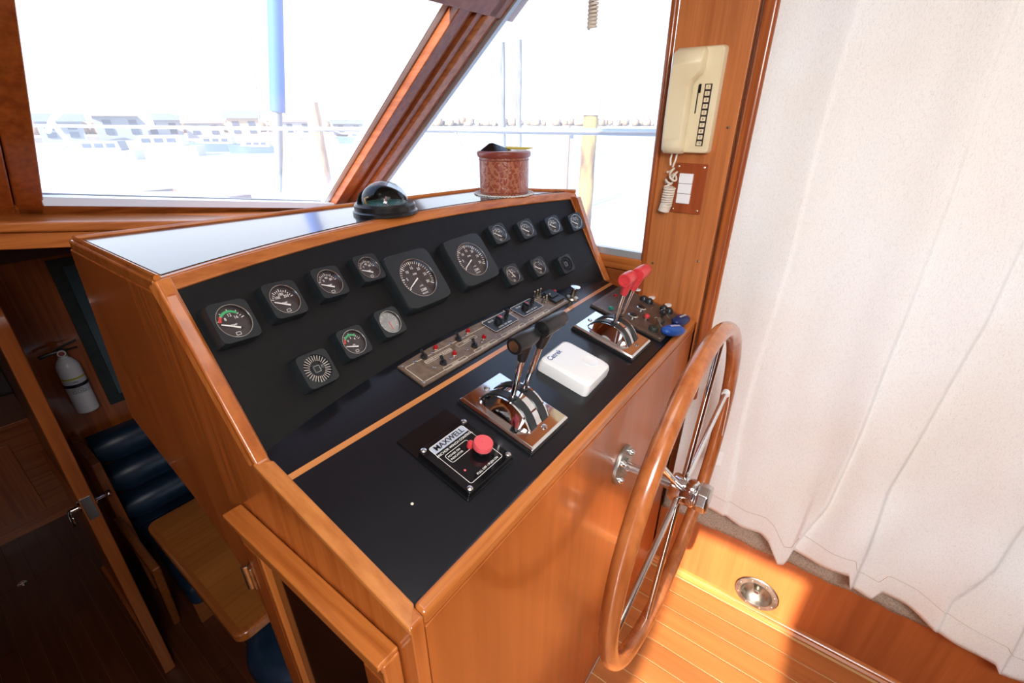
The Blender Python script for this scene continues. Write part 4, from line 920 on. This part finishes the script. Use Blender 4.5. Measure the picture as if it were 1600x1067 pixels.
MB().lathe([(.018,0),(.016,.004),(.007,.006),(.006,.028),(.012,.034),(.014,.040),(.010,.046),(.0001,.048)], V(hx_, Yn+.03, hz), (1,0,0), 18).build('knob', chrome, dr)
MB().box((hx_-.034,Yn-.003,hz-.045),(hx_-.006,Yn+.001,hz+.045)).build('latch_plate', steel, dr, bevel=.001)
# bench
bn = thing('bench', V(.6,2.2,-.6), 'navy cushioned bench with channelled backrest and teak arm frame below the helm', 'bench')
zz = [.150,-.005,-.165,-.315]
for k in range(4):
    z1 = zz[k]; z0 = zz[k+1] if k < 3 else -.45
    y_ = 2.47 - .035*k
    m = MB(); N = 14; R_ = []
    for i in range(N+1):
        x_ = .20 + .93*i/N; e0 = 1 - (.35 if i in (0, N) else 0)
        c_ = V(x_, y_+.05, (z0+z1)/2); hh_ = (z1-z0)/2*.985
        R_.append([c_ + V(0, -.055*cos(radians(a))*e0 if abs(a) <= 90 else .04, hh_*sin(radians(a))*e0 if abs(a) <= 90 else hh_*(1 if a > 0 else -1)) for a in (-120,-88,-70,-50,-28,0,28,50,70,88,120)])
    m.rings(R_); m.build('back_roll', navy, bn, ang=70)
m = MB(); m.box((.205,1.83,-.44),(1.13,2.42,-.32)); m.build('seat_cushion', navy, bn, bevel=.035, seg=4)
m = MB(); m.box((.215,1.90,-.6),(1.13,2.5,-.44)); m.build('base', wood('bench_base','x',(.22,.06,.012),(.34,.10,.02)), bn)
# arm frame
m = MB(); m.prism([(.135,1.79,-.085),(.135,2.27,-.12),(.135,2.27,-.155),(.135,1.845,-.125),(.135,2.03,-.59),(.135,1.985,-.6)], (.03,0,0)); m.build('arm_frame', wood('arm_teak','y',(.22,.06,.011),(.36,.11,.022)), bn, bevel=.008, seg=3)
m = MB(); m.box((.15,2.26,-.6),(.185,2.58,.17)); m.build('end_panel', dark_z, bn, bevel=.006, seg=3)
# folding leaf under the console
lv = thing('table_leaf', V(.27,1.46,.1), 'teak table leaf with rounded corners beneath the forward end of the helm console', 'table')
def leafp(i_, r): 
    xa_, xb_, ya_, yb_ = .178+i_, .60, 1.118+i_, 1.826-i_
    P = [(xa_+r-r*cos(radians(a)), ya_+r-r*sin(radians(a))) for a in range(90, -1, -15)]
    P += [(xa_+r-r*cos(radians(a)), yb_-r+r*sin(radians(a))) for a in range(0, 91, 15)]
    return P + [(xb_, yb_), (xb_, ya_)]
lwood = wood('leaf_teak','x',(.36,.115,.020),(.43,.145,.028), rough=.25, coat=.4)
MB().prism([(x, y, .060) for x, y in leafp(0,.035)], (0,0,.038)).build('edge_band', wood('leaf_edge','y',(.30,.085,.016),(.42,.13,.026), rough=.22, coat=.5), lv, bevel=.010, seg=4)
MB().prism([(x, y, .0975) for x, y in leafp(.022,.022)], (0,0,.0008)).build('top_panel', lwood, lv, smooth=False)
MB().box((.40,1.3,-.6),(.46,1.6,.06)).build('support', dark_z, lv)
# round stool top at the bottom of the view
pc_ = V(.375,1.16,-.10)
so = thing('stool', V(pc_.x,pc_.y,-.6), 'round stool with stitched navy vinyl cushion, low beside the console', 'stool')
MB().lathe([(.0001,-.11),(.15,-.11),(.18,-.09),(.19,-.05),(.18,-.012),(.14,.006),(.0001,.01)], pc_, n=48).build('cushion', navy, so, ang=60)
MB().lathe([(.14,0),(.14,.02),(.03,.03),(.03,.39)], V(pc_.x,pc_.y,-.6), n=24).build('pedestal', steel, so)
# fire extinguisher
eb = PY(139, 641, 2.54); et = PY(97, 545, 2.54); ec = V((eb.x+et.x)/2-.004, 2.54, eb.z+.006); H_ = .262
ex = thing('fire_extinguisher', ec, 'small white fire extinguisher with black valve hung on the bulkhead', 'fire extinguisher')
MB().lathe([(.0001,0),(.036,0),(.040,.004),(.040,H_*.80),(.037,H_*.88),(.026,H_*.96),(.016,H_),(.016,H_+.008)], ec, n=36).build('cylinder', extw, ex, ang=40)
MB().lathe([(.0405,.100),(.0405,.165)], ec, n=36, caps=False).build('paper_label', mat('label_white', (.66,.68,.72), .5), ex)
MB().lathe([(.0408,.168),(.0408,.176)], ec, n=36, caps=False).build('yellow_stripe', mat('yellow_stripe', (.55,.48,.05), .5), ex)
MB().lathe([(.0425,.132),(.0425,.146)], ec, n=36, caps=True).build('strap', black_sat, ex)
vd = (V(0,0,0)-ec); vd.z = 0; vd.normalize(); vr = V(-vd.y, vd.x, 0)
if vr.dot(RT) < 0: vr = -vr
m = MB(); m.text('FIRE', ec+vd*.0408+V(0,0,.156), vr, V(0,0,1), .010)
for k in range(3): m.T = None; m.frame(ec+vd*.0412+vr*(-.016+.016*k)+V(0,0,.112), vr, V(0,0,1), vd); m.rloop(.011,.012,0,.001,.0012); m.T = None
for k in range(3): m.frame(ec+vd*.0412+V(0,0,.122+.0035*k), vr, V(0,0,1), vd); m.box((-.022,0,0),(.018-.006*k,.0009,.0002)); m.T = None
m.build('label_print', black_sat, ex, smooth=False)
tpz = ec+V(0,0,H_+.008)
MB().lathe([(.015,0),(.015,.012),(.010,.020),(.010,.034)], tpz, n=18).build('valve', black_sat, ex)
MB().lathe([(.0145,0),(.0145,.008),(.0001,.009)], tpz+vd*.010+V(0,0,.016), vd, 24).build('pressure_gauge', whitep, ex)
MB().lathe([(.010,.0092),(.0001,.0094)], tpz+vd*.010+V(0,0,.016), vd, 24).build('gauge_face', mat('gauge_face_red', (.35,.08,.08), .4), ex)
MB().tube([tpz+V(0,0,.022)-vr*.004, tpz+V(0,0,.020)-vr*.045, tpz+V(0,0,.014)-vr*.070], [.006,.006,.007], 8).build('nozzle', black_sat, ex)
MB().hexa([tpz+q for q in (V(0,0,.030)-vr*.02-vd*.007, V(0,0,.030)-vr*.02+vd*.007, V(0,0,.052)+vr*.060+vd*.007, V(0,0,.052)+vr*.060-vd*.007, V(0,0,.036)-vr*.02-vd*.007, V(0,0,.036)-vr*.02+vd*.007, V(0,0,.057)+vr*.060+vd*.007, V(0,0,.057)+vr*.060-vd*.007)]).build('lever', black_sat, ex)
MB().hexa([tpz+q for q in (V(0,0,.020)-vd*.006, V(0,0,.020)+vd*.006, V(0,0,.020)+vr*.055+vd*.006, V(0,0,.020)+vr*.055-vd*.006, V(0,0,.025)-vd*.006, V(0,0,.025)+vd*.006, V(0,0,.025)+vr*.055+vd*.006, V(0,0,.025)+vr*.055-vd*.006)]).build('handle', black_sat, ex)
MB().box((ec.x-.02,2.585,ec.z+.10),(ec.x+.02,2.6,ec.z+.2)).build('bracket', black_sat, ex)
# dark framed board on the bulkhead
pb = thing('wall_mirror', V(.5,2.598,.6), 'tall dark green framed mirror panel on the bulkhead beside the extinguisher', 'mirror')
MB().box((.334,2.588,.243),(.70,2.599,.937)).build('frame', speck('green_marble', (.004,.008,.006),(.012,.022,.016), 40, .35), pb)
MB().box((.376,2.584,.285),(.658,2.589,.905)).build('panel', mat('slate_grey_glass', (.045,.07,.08), .25), pb, bevel=.002)
# low cabinet far left
lc = thing('galley_cabinet', V(-.4,3.3,-.6), 'dark teak cabinet with a light counter edge across the lower cabin', 'cabinet')
MB().box((-1.15,3.22,-.6),(.10,3.58,.025)).build('body', dark_x, lc)
MB().box((-1.15,3.195,.03),(.10,3.59,.055)).build('counter', dark_x, lc, bevel=.005)
MB().box((-.60,3.212,-.50),(-.02,3.22,-.06)).build('door', dark_z, lc, bevel=.003)
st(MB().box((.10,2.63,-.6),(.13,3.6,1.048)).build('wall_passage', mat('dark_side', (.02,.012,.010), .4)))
ri = PZ(35, 912, -.599)
fr_ = thing('floor_latch', ri, 'small chrome lifting ring let into the lower cabin floor', 'latch')
MB().lathe([(.018,0),(.017,.003),(.0001,.003)], ri, n=24).build('plate', steel, fr_)
MB().tube([ri+V(.012*cos(2*pi*k/20), .012*sin(2*pi*k/20), .005) for k in range(20)], .002, 6, closed=True).build('ring', chrome, fr_)

# ================================================================== outside
out_wh = mat('painted_white', (.62,.64,.66), .4); railm = mat('rail_steel', (.5,.52,.55), .3, .8)
# side deck and foredeck
hl = thing('deck', V(1.5,3,.6), None, None, kind='structure')
MB().box((1.33,-2.5,.50),(2.05,4.2,.55)).build('side_deck', out_wh, hl)
MB().prism([(-1.9,3.66,.88),(1.95,3.66,.88),(1.9,4.4,.88),(1.1,6.6,.92),(0,7.6,.95),(-1.1,6.6,.92),(-1.9,4.4,.88)], (0,0,.05)).build('foredeck', out_wh, hl)
MB().box((2.0,-2.5,.45),(2.06,4.1,.72)).build('bulwark', out_wh, hl, bevel=.01)
rl = thing('side_rail', V(2,1,.6), 'round grey steel rail running outside the side window', 'railing')
MB().tube([(2,-2.5,1.412),(2,1.95,1.402),(1.98,4.0,1.39),(1.2,6.6,1.40),(.3,7.7,1.42)], .014, 12).build('top_rail', railm, rl)
for y_ in (1.84,3.4,-1.4): MB().tube([(2,y_,1.39),(2,y_-.36,.70)], .008, 8).build('stanchion', railm, rl)
# bow pulpit hoops seen far left
pu = thing('bow_pulpit', V(.2,7.5,.95), 'white tubular bow pulpit hoops seen through the windshield', 'railing')
wr = mat('white_tube', (.75,.77,.78), .4)
def farp(u, v, dist): 
    r = ray(u, v); h_ = sqrt(r.x*r.x+r.y*r.y); return EYEP + r*(dist/h_)
for pts in ([(75,205),(82,185),(100,172),(150,165),(200,160),(250,170),(300,185)],[(80,190),(110,225),(150,275),(175,300)],[(205,165),(218,180),(235,196)],[(238,196),(228,172),(196,164)],[(95,228),(120,260),(200,285)]):
    MB().tube([farp(u, v, 7.4+.4*i) for i, (u, v) in enumerate(pts)], .028, 8).build('hoop', wr, pu)
# water
wm = speck('harbour_water', (.30,.36,.40), (.44,.50,.53), .6, .25, .3, dist=.05, stretch=(1,1,1))
tag(MB().add([(-900,-300,-1.05),(900,-300,-1.05),(900,1200,-1.05),(-900,1200,-1.05)], [(0,1,2,3)]).build('water', wm, smooth=False), kind='structure')
# bow mast (blue sail cover over the upper half)
def pole(u, v0, v1, dist, r, name, m_, parent, label=None, cat=None):
    a = farp(u, v0, dist); b2 = V(a.x, a.y, farp(u, v1, dist).z)
    o = MB().cyl(b2, a, r, 14).build(name, m_, parent, loc=b2); 
    if label: tag(o, label, cat)
    return o
ms = thing('sailboat_mast', farp(430,225,14), 'tall mast with blue furled sail beyond the windshield', 'mast')
a = farp(426,-150,14); b2 = farp(434,175,14); c2 = farp(437,300,14)
MB().tube([a, a.lerp(b2,.5), b2], [.15,.17,.18], 14).build('furled_sail', mat('sail_blue', (.025,.11,.40), .7), ms)
MB().tube([b2+V(.02,0,.2), b2.lerp(c2,.5), c2], [.13,.10,.06], 12).build('mast', mat('mast_grey', (.16,.19,.22), .5), ms)
for k in range(3): MB().tube([b2.lerp(c2,.1+.25*k)+RT*(-.3+.05*k), b2.lerp(c2,.25+.25*k)+RT*(.25)], .018, 6).build('line', mat('brown_line', (.25,.17,.10), .8) if k == 0 else bpy.data.materials['brown_line'], ms)
st_ = MB().tube([farp(392,60,14), farp(408,210,14)], .012, 6).build('forestay', mat('stay_grey', (.2,.2,.22), .5), ms)
# pilings
pil_b = speck('piling_brown', (.34,.20,.13), (.52,.38,.26), 2, .9, .4, dist=.03, stretch=(6,6,1)); pil_g = speck('piling_grey', (.12,.12,.12), (.26,.26,.26), 3, .9, .4, dist=.03, stretch=(6,6,1)); pil_y = speck('piling_yellow', (.13,.06,.02), (.55,.38,.08), 1.5, .9, .4, dist=.03, stretch=(3,3,1))
for i, (u, vt_, vb_, d_, r_, mt_, lb) in enumerate(((486,160,300,13,.17,pil_b,'brown wooden piling right of the blue mast'),(783,66,300,11,.085,pil_g,'thin grey piling, left of the pair in the side window'),(811,62,280,12,.07,pil_g,'thin grey piling, right of the pair in the side window'),(925,152,300,8.5,.13,pil_y,'thick brown piling with yellow stains in the side window'),(885,196,300,9.5,.09,pil_b,'short reddish brown piling behind the side rail'))):
    a = farp(u, vt_, d_)
    p_ = thing('piling', V(a.x,a.y,-1.05), lb, 'piling', 'dock pilings')
    H2 = a.z + 1.06
    m = MB(); m.tube([V(a.x+.01*sin(k*2), a.y, -1.06+H2*k/8) for k in range(9)], [r_*(1.08-.02*k+.02*sin(k*3+i)) for k in range(9)], 14); m.build('post', mt_, p_, ang=60)
    if i in (3,): m = MB(); m.lathe([(r_*1.12,0),(r_*1.12,.28),(r_*.5,.34)], V(a.x,a.y,a.z-.26), n=14); m.build('cap', out_wh, p_)
# dock
dk = thing('dock', V(6,4,-.3), 'pale wooden dock with planked top beyond the side deck', 'dock')
dkm = speck('dock_plank', (.42,.42,.42), (.62,.62,.60), 5, .8)
for i in range(46): MB().box((3.2+i*.15, 2.4, -.40),(3.2+i*.15+.14, 3.6, -.36)).build('plank', dkm, dk, smooth=False)
MB().box((3.2,2.4,-.55),(10.1,2.5,-.41)).box((3.2,3.5,-.55),(10.1,3.6,-.41)).build('stringer', dkm, dk)
# moored boats
def boat(u, v, d_, L_, yaw, label, hull, cab):
    c_ = farp(u, v, d_); c_.z = -1.05; q = thing('moored_boat', c_, label, 'boat', 'boats moored across the harbour')
    ux = V(cos(yaw), sin(yaw), 0); uy = V(-sin(yaw), cos(yaw), 0)
    m = MB().frame(c_, ux, uy, V(0,0,1)); R_ = []
    for i in range(9):
        t_ = i/8; w_ = L_*.15*(1 - max(0,(t_-.45)/.55)**2.2) ; R_.append([(-L_/2+L_*t_, -w_, L_*.12*(1+.35*t_*t_)), (-L_/2+L_*t_*.96, -w_*.75, 0), (-L_/2+L_*t_*.96, w_*.75, 0), (-L_/2+L_*t_, w_, L_*.12*(1+.35*t_*t_))])
    m.rings(R_); m.build('hull', hull, q)
    m = MB().frame(c_, ux, uy, V(0,0,1)); m.prism([(-L_*.35,-L_*.1,L_*.12),(L_*.25,-L_*.1,L_*.12),(L_*.12,-L_*.1,L_*.24),(-L_*.33,-L_*.1,L_*.24)], (0,L_*.2,0)); m.build('cabin', cab, q, bevel=L_*.01)
    for k in range(3):
        m = MB().frame(c_, ux, uy, V(0,0,1)); xk = -L_*.28+k*L_*.14
        m.box((xk,-L_*.103,L_*.16),(xk+L_*.10,L_*.103,L_*.21)); m.build('window', mat_navy, q)
mat_navy = mat('boat_glass', (.06,.09,.13), .2); hullw = mat('hull_white', (.5,.53,.56), .4); hullb = mat('hull_blue', (.07,.14,.22), .4)
boat(240,215,46,6,2.4,'white cruiser moored across the harbour, left of the blue mast', hullw, hullw)
boat(330,215,50,5,2.4,'blue hulled boat moored across the harbour, nearer to the mast', hullb, hullw)
boat(145,216,44,5,2.4,'white boat moored across the harbour, leftmost', hullw, mat('cab_grey', (.16,.19,.22), .5))
boat(393,216,46,4,2.4,'small boat moored just left of the blue mast', hullb, hullw)
boat(560,216,60,5,2.2,'small blue boat moored right of the blue mast', hullb, hullw)
boat(895,206,42,7,.9,'small boat moored behind the side window pilings', hullw, hullw)
# waterfront houses
def house(u, d_, W_, H2, D_, label, wm_, rm_):
    c_ = farp(u, 200, d_); c_.z = -.6; q = thing('waterfront_house', c_, label, 'house', 'houses on the far shore')
    dv = V(c_.x, c_.y, 0).normalized(); sv = V(dv.y, -dv.x, 0)
    m = MB().frame(c_, sv, dv, V(0,0,1)); m.box((-W_/2,0,0),(W_/2,D_,H2)); m.build('wall', wm_, q)
    m = MB().frame(c_, sv, dv, V(0,0,1)); m.prism([(-W_/2-.4,-.5,H2),(-W_/2-.4,D_+.5,H2),(-W_/2-.4,D_/2,H2+H2*.38)], (W_+.8,0,0)); m.build('roof', rm_, q)
    nn = max(2, int(W_/3))
    for k in range(nn):
        xk = -W_/2 + W_*(k+.5)/nn
        for zf in ((.25,.5),(.62,.85)):
            m = MB().frame(c_, sv, dv, V(0,0,1)); m.box((xk-.35,-.08,H2*zf[0]),(xk+.35,.05,H2*zf[1])); m.build('window', mat_navy, q, smooth=False)
hs = [mat('house_pale', (.55,.56,.57), .8), mat('house_grey', (.30,.33,.36), .8), mat('house_tan', (.50,.38,.28), .8)]; rs = [mat('roof_slate', (.15,.18,.22), .8), mat('roof_brown', (.42,.27,.20), .8)]
for i, (u, d_, W_, H2, lb) in enumerate(((95,66,6,3.6,'small pale house at the left end of the far shore'),(190,70,8,4.6,'large grey house with dark roof on the far shore'),(255,74,7,3.8,'tan house right of the large grey house'),(320,72,7,3.2,'pale low house across the harbour, middle of the windshield'),(382,68,6,4.2,'grey house across the harbour just left of the mast'),(465,76,7,3.4,'tan house across the harbour just right of the mast'),(545,80,8,2.8,'pale house near the right end of the windshield'))):
    house(u, d_, W_*.56, H2*.52, 2.6, lb, hs[(i+1) % 3 if i != 1 else 1], rs[i % 2])
# far shore bank and trees
sh = MB()
for u0 in range(-300, 1500, 30):
    d_ = 82 if u0 < 640 else 150
    a = farp(u0, 200, d_); b2 = farp(u0+31, 200, d_)
    sh.hexa([V(a.x,a.y,-1.2), V(b2.x,b2.y,-1.2), V(b2.x,b2.y,-1.2)*1.1, V(a.x,a.y,-1.2)*1.1, V(a.x,a.y,-.5), V(b2.x,b2.y,-.5), V(b2.x*1.1,b2.y*1.1,-.3), V(a.x*1.1,a.y*1.1,-.3)])
tag(sh.build('shore_bank', mat('bank', (.28,.26,.22), .9)), kind='structure')
tr = MB(); rnd = random.Random(3)
for i in range(420):
    u0 = rnd.uniform(-200, 1350); d_ = rnd.uniform(88, 98) if u0 < 640 else rnd.uniform(158, 172); s_ = rnd.uniform(.6, 1.3)*(1 if u0 < 640 else 1.4)
    c_ = farp(u0, 200, d_); c_.z = -.4 + s_*.7
    bmz = bmesh.new(); bmesh.ops.create_icosphere(bmz, subdivisions=1, radius=s_)
    for v_ in bmz.verts: v_.co *= rnd.uniform(.78, 1.15)
    tr.add([c_+v_.co for v_ in bmz.verts], [tuple(v_.index for v_ in f_.verts) for f_ in bmz.faces]); bmz.free()
tag(tr.build('treeline', speck('autumn_trees', (.26,.17,.10), (.40,.30,.20), .4, .9), ang=180), 'low autumn coloured treeline along the far shore', 'trees', kind='stuff')
